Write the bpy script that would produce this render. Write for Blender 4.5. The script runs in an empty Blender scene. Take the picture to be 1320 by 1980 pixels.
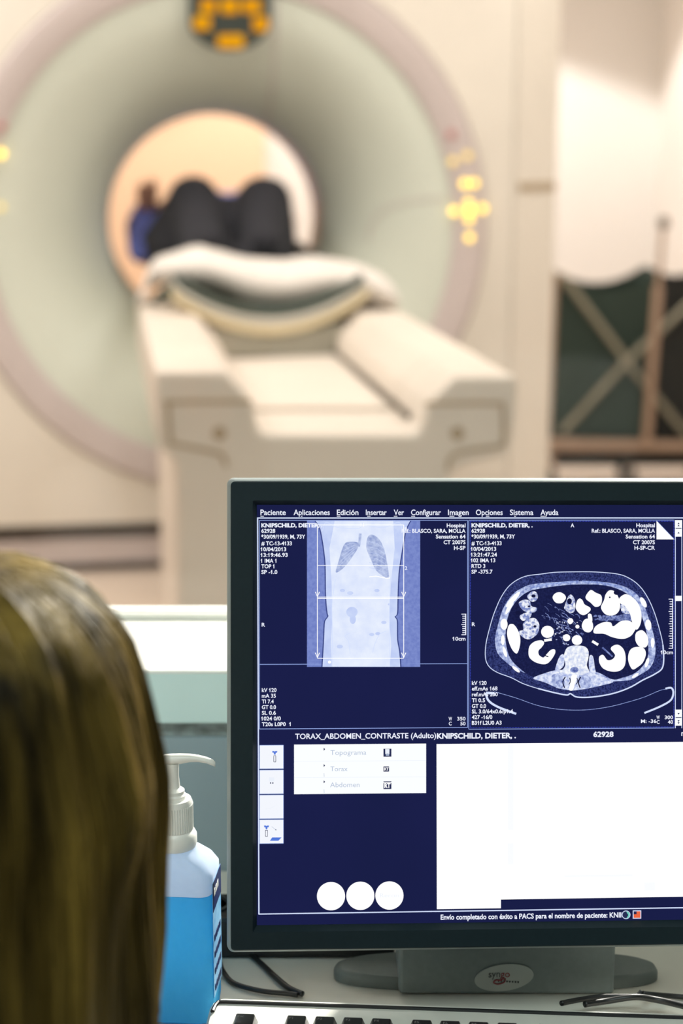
import bpy, bmesh, math, random
from mathutils import Vector as V, Matrix
from math import sin, cos, pi, radians, sqrt
random.seed(7)
SC = bpy.context.scene
COL = SC.collection

# ------------------------------------------------------------------ camera geometry (full frame 1320x1980)
FPX = 3300.0
PITCH = math.atan(740 / FPX)
CAM = V((0, 0, 1.38))
CR = V((1, 0, 0)); CF = V((0, cos(PITCH), -sin(PITCH))); CU = V((0, sin(PITCH), cos(PITCH)))
def ray(x, y): return CF + CR * ((x - 660) / FPX) + CU * ((990 - y) / FPX)
def P_t(x, y, t): return CAM + ray(x, y) * t                       # optical depth t
def P_z(x, y, z): r = ray(x, y); return CAM + r * ((z - CAM.z) / r.z)
def P_y(x, y, Y): r = ray(x, y); return CAM + r * (Y / r.y)
def P_pl(x, y, o, n): r = ray(x, y); return CAM + r * ((o - CAM).dot(n) / r.dot(n))

# ------------------------------------------------------------------ materials
def lin(c):
    f = lambda v: (v / 255 / 12.92) if v / 255 <= .04045 else ((v / 255 + .055) / 1.055) ** 2.4
    return (f(c[0]), f(c[1]), f(c[2]), 1)
MATS = {}
def mat(name, rgb, rough=.5, metal=0., spec=.5, var=.04, scale=20., bump=0., sheen=0., trans=0., coat=0., stretch=None, rgb2=None):
    if name in MATS: return MATS[name]
    m = bpy.data.materials.new(name); m.use_nodes = True
    nt = m.node_tree; b = nt.nodes['Principled BSDF']
    b.inputs['Roughness'].default_value = rough; b.inputs['Metallic'].default_value = metal
    b.inputs['Specular IOR Level'].default_value = spec
    if sheen: b.inputs['Sheen Weight'].default_value = sheen
    if trans: b.inputs['Transmission Weight'].default_value = trans
    if coat: b.inputs['Coat Weight'].default_value = coat
    tc = nt.nodes.new('ShaderNodeTexCoord'); n = nt.nodes.new('ShaderNodeTexNoise')
    n.inputs['Scale'].default_value = scale; n.inputs['Detail'].default_value = 3
    if stretch:
        mp = nt.nodes.new('ShaderNodeMapping'); mp.inputs['Scale'].default_value = stretch
        nt.links.new(tc.outputs['Object'], mp.inputs['Vector']); nt.links.new(mp.outputs['Vector'], n.inputs['Vector'])
    else: nt.links.new(tc.outputs['Object'], n.inputs['Vector'])
    cr = nt.nodes.new('ShaderNodeValToRGB'); c = lin(rgb)
    if rgb2: c0, c1 = lin(rgb2), c
    else: c0 = tuple(v * (1 - var) for v in c[:3]) + (1,); c1 = tuple(min(1, v * (1 + var)) for v in c[:3]) + (1,)
    cr.color_ramp.elements[0].color = c0; cr.color_ramp.elements[1].color = c1
    cr.color_ramp.elements[0].position = .3; cr.color_ramp.elements[1].position = .7
    nt.links.new(n.outputs['Fac'], cr.inputs['Fac']); nt.links.new(cr.outputs['Color'], b.inputs['Base Color'])
    if bump:
        bp = nt.nodes.new('ShaderNodeBump'); bp.inputs['Strength'].default_value = bump; bp.inputs['Distance'].default_value = .01
        nt.links.new(n.outputs['Fac'], bp.inputs['Height']); nt.links.new(bp.outputs['Normal'], b.inputs['Normal'])
    MATS[name] = m; return m
def emit(name, rgb, strength=1., rgb2=None, scale=1500., lo=.35, hi=.65, detail=2):
    if name in MATS: return MATS[name]
    m = bpy.data.materials.new(name); m.use_nodes = True; nt = m.node_tree; nt.nodes.clear()
    o = nt.nodes.new('ShaderNodeOutputMaterial'); e = nt.nodes.new('ShaderNodeEmission')
    e.inputs['Strength'].default_value = strength; e.inputs['Color'].default_value = lin(rgb)
    if rgb2:
        tc = nt.nodes.new('ShaderNodeTexCoord'); n = nt.nodes.new('ShaderNodeTexNoise'); cr = nt.nodes.new('ShaderNodeValToRGB')
        n.inputs['Scale'].default_value = scale; n.inputs['Detail'].default_value = detail
        cr.color_ramp.elements[0].color = lin(rgb2); cr.color_ramp.elements[1].color = lin(rgb)
        cr.color_ramp.elements[0].position = lo; cr.color_ramp.elements[1].position = hi
        nt.links.new(tc.outputs['Object'], n.inputs['Vector']); nt.links.new(n.outputs['Fac'], cr.inputs['Fac'])
        nt.links.new(cr.outputs['Color'], e.inputs['Color'])
    nt.links.new(e.outputs[0], o.inputs['Surface']); MATS[name] = m; return m

# ------------------------------------------------------------------ mesh builder
class MB:
    def __init__(s): s.v = []; s.f = []; s.m = []; s.mats = []
    def mi(s, m):
        if m not in s.mats: s.mats.append(m)
        return s.mats.index(m)
    def add(s, vs, fs, m=None):
        o = len(s.v); s.v += [V(p) for p in vs]; i = s.mi(m)
        for f in fs: s.f.append([a + o for a in f]); s.m.append(i)
    def box(s, a, b, m=None, fn=None):
        vs = [(x, y, z) for x in (a[0], b[0]) for y in (a[1], b[1]) for z in (a[2], b[2])]
        if fn: vs = [fn(*p) for p in vs]
        s.add(vs, [(0, 1, 3, 2), (4, 6, 7, 5), (0, 4, 5, 1), (2, 3, 7, 6), (0, 2, 6, 4), (1, 5, 7, 3)], m)
    def loft(s, loops, m=None, closed=True, cap0=False, cap1=False):
        n = len(loops[0]); vs = [p for l in loops for p in l]; fs = []
        for i in range(len(loops) - 1):
            for j in range(n if closed else n - 1):
                k = (j + 1) % n
                fs.append((i * n + j, i * n + k, (i + 1) * n + k, (i + 1) * n + j))
        if cap0: fs.append(tuple(range(n - 1, -1, -1)))
        if cap1: fs.append(tuple((len(loops) - 1) * n + j for j in range(n)))
        s.add(vs, fs, m)
    def poly(s, pts, m=None): s.add(pts, [tuple(range(len(pts)))], m)
    def prism(s, pts, d, m=None):
        d = V(d); s.loft([[V(p) for p in pts], [V(p) + d for p in pts]], m, True, True, True)
    def tube(s, pts, r, m=None, n=10, cap=True):
        pts = [V(p) for p in pts]; loops = []; up = None
        for i, p in enumerate(pts):
            t = (pts[min(i + 1, len(pts) - 1)] - pts[max(i - 1, 0)]).normalized()
            if up is None: up = t.orthogonal().normalized()
            a = (up - t * up.dot(t)).normalized(); b = t.cross(a); up = a
            rr = r[i] if isinstance(r, (list, tuple)) else r
            loops.append([p + (a * cos(2 * pi * k / n) + b * sin(2 * pi * k / n)) * rr for k in range(n)])
        s.loft(loops, m, True, cap, cap)
    def lathe(s, prof, o, ax=V((0, 0, 1)), n=40, m=None):
        ax = V(ax); a = ax.orthogonal().normalized(); b = ax.cross(a); o = V(o)
        s.loft([[o + ax * h + (a * cos(2 * pi * k / n) + b * sin(2 * pi * k / n)) * max(r, 1e-5) for k in range(n)] for r, h in prof], m, True, True, True)
    def disc(s, c, a, b, r, m=None, n=32): s.poly([V(c) + a * (r * cos(2 * pi * k / n)) + b * (r * sin(2 * pi * k / n)) for k in range(n)], m)
    def build(s, name, m=None, parent=None, smooth=False, bevel=0, origin=None, tri=False, seg=2, angle=40):
        o0 = V(origin) if origin is not None else (V(parent['_o']) if parent is not None and '_o' in parent else V((0, 0, 0)))
        me = bpy.data.meshes.new(name)
        me.from_pydata([tuple(p - o0) for p in s.v], [], s.f)
        for x in s.mats: me.materials.append(x if x is not None else m)
        for p, i in zip(me.polygons, s.m): p.material_index = i
        bm = bmesh.new(); bm.from_mesh(me)
        bmesh.ops.remove_doubles(bm, verts=bm.verts, dist=1e-7)
        if not tri: bmesh.ops.recalc_face_normals(bm, faces=bm.faces)
        if tri: bmesh.ops.triangulate(bm, faces=bm.faces)
        bm.to_mesh(me); bm.free()
        ob = bpy.data.objects.new(name, me); COL.objects.link(ob)
        if parent is not None: ob.parent = parent; ob['_o'] = tuple(o0)
        else:
            if origin is not None: ob.location = o0
            ob['_o'] = tuple(o0)
        if bevel:
            md = ob.modifiers.new('bevel', 'BEVEL'); md.width = bevel; md.segments = seg; md.limit_method = 'ANGLE'; md.angle_limit = radians(35)
        if smooth:
            for p in me.polygons: p.use_smooth = True
            if smooth == 'auto':
                me.set_sharp_from_angle(angle=radians(angle))
        return ob
def thing(name, loc, label, cat, group=None):
    o = bpy.data.objects.new(name, None); COL.objects.link(o); o.location = loc; o['_o'] = tuple(loc)
    o.empty_display_size = .05
    return tag(o, label, cat, group)
def tag(o, label, cat, group=None):
    o['label'] = label; o['category'] = cat
    if group: o['group'] = group
    return o
def struct(mb, name, m, **k):
    o = mb.build(name, m, **k); o['kind'] = 'structure'; return o
def spline(pts, n=8, closed=False):
    pts = [V(p) for p in pts]; out = []; N = len(pts)
    rng = range(N if closed else N - 1)
    for i in rng:
        g = (lambda k: pts[k % N]) if closed else (lambda k: pts[min(max(k, 0), N - 1)])
        p0, p1, p2, p3 = g(i - 1), g(i), g(i + 1), g(i + 2)
        for j in range(n):
            t = j / n
            out.append(.5 * ((2 * p1) + (p2 - p0) * t + (2 * p0 - 5 * p1 + 4 * p2 - p3) * t * t + (3 * p1 - p0 - 3 * p2 + p3) * t ** 3))
    if not closed: out.append(pts[-1])
    return out
_TX = {}
def text_geo(s, bold=0.):
    if (s, bold) in _TX: return _TX[(s, bold)]
    cu = bpy.data.curves.new('t', 'FONT'); cu.body = s; cu.size = 1; cu.offset = bold; cu.resolution_u = 3
    ob = bpy.data.objects.new('t', cu); COL.objects.link(ob)
    dg = bpy.context.evaluated_depsgraph_get(); me = bpy.data.meshes.new_from_object(ob.evaluated_get(dg))
    vs = [(v.co.x, v.co.y) for v in me.vertices]; fs = [tuple(p.vertices) for p in me.polygons]
    bpy.data.objects.remove(ob); bpy.data.curves.remove(cu); bpy.data.meshes.remove(me)
    _TX[(s, bold)] = (vs, fs); return vs, fs
_hv = text_geo('H')[0]; CAPH = max(v[1] for v in _hv)
_hv = text_geo('1')[0]; ONEW = max(v[0] for v in _hv) - min(v[0] for v in _hv)

# ------------------------------------------------------------------ palette
M = {}
M['cream'] = mat('gantry_cream_plastic', (230, 222, 210), .45, scale=3)
M['cream2'] = mat('table_cream_plastic', (226, 215, 203), .45, scale=3)
M['ring'] = mat('lavender_grey_plastic', (205, 192, 189), .5, scale=4)
M['funnel'] = mat('pale_green_plastic', (219, 224, 211), .42, scale=3, var=.02)
M['seam'] = mat('tan_seam', (176, 156, 128), .6)
M['dark'] = mat('dark_recess', (96, 84, 70), .6)
M['panel'] = mat('dark_green_panel', (58, 66, 62), .5)
M['peach'] = mat('peach_wall_paint', (244, 208, 176), .8, scale=2, var=.02)
M['white_wall'] = mat('cream_wall_paint', (236, 230, 224), .8, scale=2, var=.02)
M['floor'] = mat('pinkish_vinyl_floor', (214, 196, 180), .45, scale=2)
M['ceil'] = mat('ceiling_white', (235, 232, 225), .9)
M['grey_wall'] = mat('grey_teal_laminate', (150, 166, 172), .5, scale=6)
M['frame'] = mat('pale_teal_frame_paint', (214, 236, 232), .45, scale=8)
M['sill'] = mat('white_sill_paint', (240, 240, 234), .4, scale=8)
M['grime'] = mat('grimy_grey_joint', (160, 170, 168), .7, scale=70, rgb2=(112, 118, 114), stretch=(1, 1, 1.5))
M['desk'] = mat('off_white_desk_laminate', (214, 212, 202), .42, scale=8)
M['bezel'] = mat('dark_slate_plastic', (26, 42, 48), .6, spec=.25, scale=300, var=.06)
M['shell'] = mat('silver_grey_plastic', (150, 160, 160), .4, scale=60)
M['stand'] = mat('mid_grey_plastic', (122, 132, 132), .5, scale=200, var=.05)
M['stand2'] = mat('dark_grey_base_plastic', (104, 112, 110), .5, scale=200)
M['oval'] = mat('pale_grey_badge', (176, 182, 178), .45)
M['ink'] = mat('dark_print', (50, 50, 55), .6)
M['red'] = mat('red_print', (150, 52, 60), .6)
M['kb'] = mat('white_keyboard_plastic', (222, 222, 214), .42, scale=60)
M['key'] = mat('black_key_plastic', (34, 32, 34), .4, scale=200)
M['legend'] = mat('grey_legend', (150, 148, 145), .6)
M['black'] = mat('black_rubber', (22, 24, 26), .42)
M['blackmat'] = mat('dark_socket_plastic', (26, 27, 28), .6)
M['pump'] = mat('white_pump_plastic', (238, 238, 232), .35, scale=60)
M['linen'] = mat('white_cotton_sheet', (228, 220, 213), .85, scale=25, bump=.15, sheen=.2)
M['pad'] = mat('dark_green_pad', (66, 76, 68), .6)
M['rim'] = mat('yellowish_cradle_rim', (222, 206, 170), .45)
M['liner'] = mat('grey_cradle_liner', (214, 210, 200), .5)
M['cgrey'] = mat('grey_cradle_body', (160, 156, 142), .5)
M['trouser'] = mat('black_trouser_cloth', (44, 43, 50), .9, scale=40, bump=.3)
M['shirt'] = mat('blue_shirt_cloth', (96, 106, 180), .85, scale=40, bump=.2)
M['blouse'] = mat('white_tunic_cloth', (225, 228, 228), .85, scale=40, bump=.2)
M['skin'] = mat('skin', (214, 160, 130), .5, scale=30)
M['hair'] = mat('ash_blonde_hair', (140, 114, 50), .52, scale=1., rgb2=(36, 28, 12), stretch=(42, 42, 4), spec=.16)
M['hairp'] = mat('dark_hair', (50, 38, 30), .5, scale=60)
M['bag'] = mat('dark_green_canvas', (50, 66, 58), .85, scale=30, bump=.2)
M['bag2'] = mat('black_canvas', (36, 36, 33), .85, scale=30, bump=.2)
M['tube'] = mat('brownish_steel_tube', (178, 150, 128), .4)
M['strap'] = mat('olive_grey_strap', (150, 144, 124), .7)
M['chair'] = mat('dark_blue_chair_fabric', (40, 48, 62), .9, scale=90, bump=.2)
M['steel'] = mat('brushed_steel', (170, 172, 172), .35, metal=.9)

# ================================================================== CONTROL ROOM SHELL
WY = 1.40                                                        # front face of the wall under the observation window
SZ = P_y(440, 1297, WY).z                                        # sill height
GZ0 = P_y(440, 1400, WY).z; GZ1 = P_y(440, 1432, WY).z
BY = P_z(440, 1196, SZ).y; EY = P_z(440, 1182, SZ + .006).y      # glazing bead
WX0, WX1 = -1.15, 1.42                                           # window opening
mb = MB(); mb.box((-2.4, WY + .008, 0), (2.4, EY + .03, GZ1)); struct(mb, 'wall_front', M['grey_wall'])
mb = MB(); mb.box((-2.4, WY + .012, GZ1), (2.4, WY + .1, GZ0)); struct(mb, 'trim_1', M['grime'])
mb = MB(); mb.box((-2.4, WY + .1, GZ1), (2.4, EY + .03, SZ - .03)); mb.box((-2.4, WY + .02, SZ - .03), (WX0 - .06, EY + .03, 2.6)); mb.box((WX1 + .06, WY + .02, SZ - .03), (2.4, EY + .03, 2.6))
mb.box((WX0 - .06, WY + .02, 2.16), (WX1 + .06, EY + .03, 2.6)); struct(mb, 'wall_window', M['white_wall'])
win = bpy.data.objects.new('window_1', None); COL.objects.link(win); win['kind'] = 'structure'; win['_o'] = (0, 0, 0)
mb = MB(); mb.box((WX0 - .06, WY, GZ0), (WX1 + .06, WY + .02, SZ - .004))
mb.box((WX0 - .06, WY, SZ - .004), (WX0, WY + .02, 2.16)); mb.box((WX1, WY, SZ - .004), (WX1 + .06, WY + .02, 2.16)); mb.box((WX0 - .06, WY, 2.10), (WX1 + .06, WY + .02, 2.16))
mb.build('window_frame', M['frame'], win, bevel=.002)
mb = MB(); mb.box((WX0, WY + .001, SZ - .02), (WX1, BY, SZ)); mb.box((WX0, BY, SZ - .02), (WX1, BY + .008, SZ + .006)); mb.box((WX0, EY - .008, SZ - .02), (WX1, EY + .02, SZ + .006))
mb.build('window_sill', M['sill'], win, bevel=.0015)
gm = bpy.data.materials.new('window_glass'); gm.use_nodes = True; nt = gm.node_tree; nt.nodes.clear()
o_ = nt.nodes.new('ShaderNodeOutputMaterial'); mx = nt.nodes.new('ShaderNodeMixShader'); tr = nt.nodes.new('ShaderNodeBsdfTransparent'); gl = nt.nodes.new('ShaderNodeBsdfGlossy')
tr.inputs['Color'].default_value = (.985, .985, .975, 1); gl.inputs['Roughness'].default_value = .01; mx.inputs['Fac'].default_value = .012
nt.links.new(tr.outputs[0], mx.inputs[1]); nt.links.new(gl.outputs[0], mx.inputs[2]); nt.links.new(mx.outputs[0], o_.inputs['Surface'])
mb = MB(); mb.box((WX0, BY + .011, SZ), (WX1, EY - .011, 2.12)); mb.build('window_glass', gm, win)
mb = MB(); mb.box((-2.4, -1.6, -.05), (2.4, WY, 0)); struct(mb, 'floor_control', M['floor'])
mb = MB(); mb.box((-2.4, -1.6, 2.6), (2.4, EY + .03, 2.65)); struct(mb, 'ceiling_control', M['ceil'])
mb = MB(); mb.box((-2.5, -1.6, 0), (-2.4, EY + .03, 2.6)); struct(mb, 'wall_left', M['grey_wall'])
mb = MB(); mb.box((2.4, -1.6, 0), (2.5, EY + .03, 2.6)); struct(mb, 'wall_right', M['grey_wall'])
mb = MB(); mb.box((-2.4, -1.7, 0), (2.4, -1.6, 2.6)); struct(mb, 'wall_behind', M['grey_wall'])

# ================================================================== SCANNER ROOM SHELL
RY0 = EY + .03; BWY = 8.0; CX = P_y(1273, 300, BWY).x; PX = P_y(513, 330, BWY).x
mb = MB(); mb.box((-3.2, RY0, -.05), (CX, BWY, 0)); struct(mb, 'floor', M['floor'])
mb = MB(); mb.box((-3.2, RY0, 2.75), (CX, BWY, 2.8)); struct(mb, 'ceiling', M['ceil'])
mb = MB(); mb.box((-3.2, BWY - .06, 0), (PX, BWY + .05, 2.75)); struct(mb, 'wall_rear', M['peach'])
mb = MB(); mb.box((PX, BWY, 0), (CX, BWY + .05, 2.75)); struct(mb, 'wall_back', M['white_wall'])
mb = MB(); mb.box((CX, RY0, 0), (CX + .08, BWY + .05, 2.75)); struct(mb, 'wall_east', M['white_wall'])
mb = MB(); mb.box((-3.3, RY0, 0), (-3.2, BWY + .05, 2.75)); struct(mb, 'wall_west', M['white_wall'])

# ================================================================== SCANNER GANTRY
YAW = radians(8.33)
AX = V((-sin(YAW), cos(YAW), 0)); RX = V((cos(YAW), sin(YAW), 0)); ZZ = V((0, 0, 1))
THR = P_t(417, 430, .35 * FPX / 205)                             # centre of the throat of the bore
def G(w, z, s): return THR + RX * w + ZZ * z - AX * s             # s: metres towards the camera
SF = .40
def Gp(x, y, s=SF):                                              # point of the picture on the gantry plane s
    return P_pl(x, y, THR - AX * s, AX)
RC = P_t(436, 447, 1)
gan = thing('scanner_gantry', G(0, -THR.z, 0), 'large cream ring-shaped body scanner with round bore beyond the window', 'scanner')
NR = 96
def circ(r, s, n=NR, dz=0): return [G(r * cos(2 * pi * k / n), r * sin(2 * pi * k / n) + dz, s) for k in range(n)]
RI, RO = .715, .822
BOT = .165 - THR.z; TOP = 1.97 - THR.z
def rect_loop(w0, w1, z0, z1, s, dirs):
    out = []
    for d in dirs:
        c, q = cos(d), sin(d)
        t = min((w1 / c if c > 1e-6 else (w0 / c if c < -1e-6 else 9)), (z1 / q if q > 1e-6 else (z0 / q if q < -1e-6 else 9)))
        out.append(G(c * t, q * t, s))
    return out
W0, W1 = -1.02, .905
corner = [math.atan2(TOP, W1), math.atan2(TOP, W0), math.atan2(BOT, W0) + 2 * pi, math.atan2(BOT, W1) + 2 * pi]
dirs = sorted([2 * pi * k / 120 for k in range(120)] + corner)
cl = [G(RO * cos(d), RO * sin(d), SF) for d in dirs]
cl2 = [G(RO * cos(d), RO * sin(d), SF - .03) for d in dirs]
mb = MB(); mb.loft([cl2, cl, rect_loop(W0, W1, BOT, TOP, SF, dirs)]); mb.build('front_cover', M['cream'], gan, smooth='auto')
def scaled(w0, w1, z0, z1, s):
    return [G(w0, z0, s), G(w1, z0, s), G(w1, z1, s), G(w0, z1, s)]
mb = MB()
mb.loft([scaled(W0 - .004, W1 + .004, BOT, TOP, SF - .004), scaled(W0 - .16, W1 + .17, BOT, TOP + .04, SF - .10), scaled(W0 - .17, W1 + .18, BOT, TOP + .05, -.50)])
dd = [(2 * pi * k / 120) for k in range(120)]
mb.build('side_cover', M['cream'], gan, bevel=.02, smooth='auto')
cb = [G(.62 * cos(d), .62 * sin(d), -.50) for d in dirs]
mb = MB(); mb.loft([cb, rect_loop(W0 - .17, W1 + .18, BOT, TOP + .05, -.50, sorted(dirs))]); mb.build('back_cover', M['cream'], gan)
# ring
mb = MB(); mb.loft([circ(RO - .002, SF - .02), circ(RO - .004, SF + .004), circ(RO - .012, SF + .012), circ(RI + .01, SF + .012), circ(RI, SF + .004), circ(RI, SF - .01)])
mb.build('ring_trim', M['ring'], gan, smooth='auto')
# funnel and bore
prof = [(RI, SF - .005), (.69, SF - .008), (.63, .375), (.57, .342), (.51, .293), (.46, .237), (.415, .165), (.38, .095), (.358, .04), (.35, -.01)]
fs = spline([V((a, b, 0)) for a, b in prof], 4)
mb = MB(); mb.loft([circ(p.x, p.y) for p in fs]); mb.build('funnel', M['funnel'], gan, smooth=True)
M['bore'] = mat('cream_bore_lining', (240, 214, 190), .4)
mb = MB(); mb.loft([circ(.35, -.01), circ(.35, -.2), circ(.36, -.3), circ(.42, -.4), circ(.52, -.47), circ(.62, -.50)]); mb.build('bore_lining', M['bore'], gan, smooth=True)
# plinth
mb = MB(); mb.prism([G(W0 - .1, BOT, SF - .08), G(W1 + .12, BOT, SF - .08), G(W1 + .12, BOT, -.45), G(W0 - .1, BOT, -.45)], (0, 0, -.165)); mb.build('plinth', M['dark'], gan)
mb = MB(); mb.prism([G(W0 - .1, BOT - .055, SF - .02), G(.3, BOT - .055, SF - .02), G(.3, BOT - .055, SF - .079), G(W0 - .1, BOT - .055, SF - .079)], (0, 0, -.075)); mb.build('kick_strip', M['ring'], gan)
# seam band on the right flank cover
mb = MB()
hz = P_t(1040, 362, 5.35).z - THR.z
def flank(t, z, off): return G(W1 + .004 + .166 * t, z, SF - .004 - .096 * t) + (-AX * .5 + RX * .86) * 0 - AX * off
mb.prism([flank(.1, hz - .012, .006), flank(.95, hz - .012, .006), flank(.95, hz + .012, .006), flank(.1, hz + .012, .006)], AX * .01); mb.build('grip_recess', M['seam'], gan)
# vertical joint of the funnel above the bore, and a faint access-cover outline on its right
mb = MB(); jp = []
for p in fs:
    ang = math.acos(min(1, .165 / p.x)) if p.x > .17 else pi / 2
    if p.x < .70: jp.append(G(p.x * cos(ang), p.x * sin(ang), p.y + .0005))
mb.tube(jp, .004, n=6); mb.build('joint_line', M['ring'], gan)
def funnel_s(r):
    for a, b in zip(fs, fs[1:]):
        if b.x <= r <= a.x: return b.y + (a.y - b.y) * (r - b.x) / max(1e-6, a.x - b.x)
    return SF
mb = MB(); ap = []
for x, y in ((722, 470), (735, 425), (770, 397), (815, 386), (860, 384)):
    q = Gp(x, y, .37) - THR; w, z = q.dot(RX), q.z; ap.append(G(w, z, funnel_s(sqrt(w * w + z * z)) + .001))
mb.tube(spline(ap, 4), .003, n=6); mb.build('cover_outline', M['ring'], gan)
# control panel on top of the funnel
def GP(x, y, off=0):                                            # on the tilted panel plane
    q = Gp(x, y, .40) - THR; w, z = q.dot(RX), q.z
    return G(w, z, .365 + (z - .55) * .2 + off)
mb = MB(); out = [(366, -30), (522, -30), (523, 50), (512, 70), (490, 88), (462, 97), (428, 97), (398, 86), (376, 68), (366, 48)]
mb.prism([GP(x, y, .03) for x, y in out], AX * .028)
cp = mb.build('control_panel', M['panel'], gan, bevel=.004)
M['amber'] = emit('amber_lit_key', (250, 180, 10), 1.0, (236, 150, 10), 60)
for x, y, a, b in ((402, 13, 15, 13), (443, 13, 17, 14), (485, 13, 18, 13), (390, 45, 17, 13), (503, 47, 15, 14), (446, 80, 26, 13)):
    mb = MB(); mb.prism([GP(x + a * sx, y + b * sy, .036) for sx, sy in ((-1, -.6), (-.8, -1), (.8, -1), (1, -.6), (1, .6), (.8, 1), (-.8, 1), (-1, .6))], AX * .008)
    mb.build('lit_key', M['amber'], cp)
# indicator lamps on the ring
M['led'] = emit('yellow_indicator', (255, 214, 90), 3.2)
M['ledd'] = emit('dim_yellow_indicator', (250, 214, 120), 1.6)
M['ledr'] = mat('dull_red_lens', (190, 120, 120), .4)
for x, y, r, mm in ((875, 312, .012, 'ledd'), (903, 301, .012, 'ledd'), (898, 355, .012, 'led'), (916, 354, .011, 'led'), (878, 408, .012, 'led'), (905, 392, .011, 'led'), (907, 408, .013, 'led'), (906, 424, .011, 'led'), (932, 403, .012, 'led'), (907, 459, .011, 'led'), (2, 297, .012, 'led'), (2, 400, .010, 'ledd'), (872, 260, .013, 'ledr'), (4, 245, .012, 'ledr')):
    mb = MB(); c = Gp(x, y, SF + .012); mb.lathe([(0, 0), (r, 0), (r, .004), (r * .7, .007), (0, .008)], c, -AX, 16); mb.build('indicator_lamp', M[mm], gan)

# ================================================================== SCANNER TABLE
ZT = .90
A0 = P_z(302, 717, ZT); B0 = P_z(1001, 727, ZT); FD = (B0 - A0).normalized(); FN = V((FD.y, -FD.x, 0))   # front plane
def F(x, y): return P_pl(x, y, A0, FN)
TAB = V(((A0.x + B0.x) / 2, (A0.y + B0.y) / 2 + .5, 0))
tab = thing('patient_table', TAB, 'long cream patient table with U-shaped channel leading into the scanner', 'table')
prof = [(300, 717), (432, 717), (440, 722), (482, 768), (490, 778), (494, 812), (500, 830), (512, 840), (800, 840), (812, 834), (820, 812), (824, 786), (832, 774), (876, 732), (884, 727), (1001, 727), (1003, 745), (1000, 800), (992, 858), (984, 878), (970, 886), (905, 900), (880, 910), (868, 930), (862, 1400), (345, 1400), (340, 905), (334, 890), (312, 872), (303, 850)]
LEN = (5.05 - A0.y) / AX.y
fp = [F(x, y) for x, y in prof]
mb = MB(); mb.prism(fp, AX * .30); mb.build('front_cover', M['cream2'], tab, bevel=.012, seg=3, smooth='auto')
# grooves of the cover
for pts in ([(484, 776), (330, 778), (325, 784), (329, 850), (334, 858), (420, 876), (432, 886), (437, 902)], [(822, 780), (960, 780), (972, 786), (974, 850), (966, 862), (900, 872), (876, 880), (868, 894), (866, 908)]):
    mb = MB(); mb.tube(spline([F(x, y) + FN * .001 for x, y in pts], 5), .0045, n=8); mb.build('cover_groove', M['seam'], tab)
for x, y in ((424, 838), (884, 838)):
    mb = MB(); mb.lathe([(0, 0), (.014, 0), (.014, .003), (.006, .003), (0, .002)], F(x, y), FN, 20); mb.build('screw_cap', M['seam'], tab)
# side rails behind the front cover
rl = [F(x, y) for x, y in ((301, 717), (432, 717), (440, 722), (482, 768), (490, 778), (494, 812), (500, 830), (500, 905), (340, 905), (334, 890), (312, 872), (303, 850))]
rr = [F(x, y) for x, y in ((884, 727), (1001, 727), (1003, 745), (1000, 800), (992, 858), (970, 886), (880, 905), (812, 905), (812, 834), (820, 812), (824, 786), (832, 774), (876, 732))]
def taper(pts, d0, d1, sh):
    return [[p + AX * d0 for p in pts], [p + AX * d1 + RX * sh for p in pts]]
mb = MB(); mb.loft(taper(rl, .302, LEN, .01), None, True, True, True); mb.build('side_rail', M['cream2'], tab, bevel=.008, smooth='auto')
mb = MB(); mb.loft(taper(rr, .302, LEN, -.01), None, True, True, True); mb.build('side_rail', M['cream2'], tab, bevel=.008, smooth='auto')
mb = MB(); q = [F(497, 832), F(815, 832), F(815, 902), F(497, 902)]
mb.prism([p + AX * .302 for p in q], AX * (LEN - .30)); mb.build('channel_floor', M['cream2'], tab)
mb = MB(); mb.tube([F(811, 828) + AX * .12 + ZZ * .004, F(811, 828) + AX * (LEN - .1) + ZZ * .004], .0075, n=8); mb.build('channel_gap', M['dark'], tab)
mb = MB(); q = [F(360, 905), F(855, 905)]
mb.prism([V((q[0].x, q[0].y, 0)) + AX * .31, V((q[1].x, q[1].y, 0)) + AX * .31, V((q[1].x, q[1].y, 0)) + AX * (LEN - .1), V((q[0].x, q[0].y, 0)) + AX * (LEN - .1)], (0, 0, q[0].z))
mb.build('pedestal', M['cream2'], tab, bevel=.01)
# front cover has to reach the floor: foot
q = [F(345, 1390), F(862, 1390)]
mb = MB(); mb.prism([V((q[0].x, q[0].y, 0)) + AX * .01, V((q[1].x, q[1].y, 0)) + AX * .01, V((q[1].x, q[1].y, 0)) + AX * .3, V((q[0].x, q[0].y, 0)) + AX * .3], (0, 0, q[0].z + .01)); mb.build('foot_cover', M['cream2'], tab)

# cradle: lies on the table, slides into the bore
CT0 = 4.55
ce = P_t(525, 620, CT0)
CO = V((ce.x, ce.y, 0))
def K(w, z, s): return CO + RX * w + ZZ * z + AX * s              # s: metres away from the camera
def arc(z0, dz, hw, n=16, w=0): return [(hw * (2 * k / n - 1), z0 + dz * (2 * k / n - 1) ** 2) for k in range(n + 1)]
CL = 2.35
def slab(lo, up, s0, s1, m, name):
    mb = MB(); pts = lo + up[::-1]
    mb.loft([[K(w, z, s0) for w, z in pts], [K(w, z, s1) for w, z in pts]], None, True, True, True)
    return mb.build(name, m, tab, bevel=.004, smooth='auto')
z_mid = P_t(525, 650, CT0).z
slab(arc(z_mid, .095, .26), arc(z_mid + .026, .098, .262), 0, CL, M['rim'], 'cradle_rim')
slab(arc(z_mid + .027, .098, .255), arc(z_mid + .05, .092, .258), 0, CL, M['liner'], 'cradle_liner')
slab(arc(z_mid + .051, .092, .25), arc(z_mid + .068, .09, .25), .0, CL, M['pad'], 'cradle_pad')
zb = F(650, 832).z + .002
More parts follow.
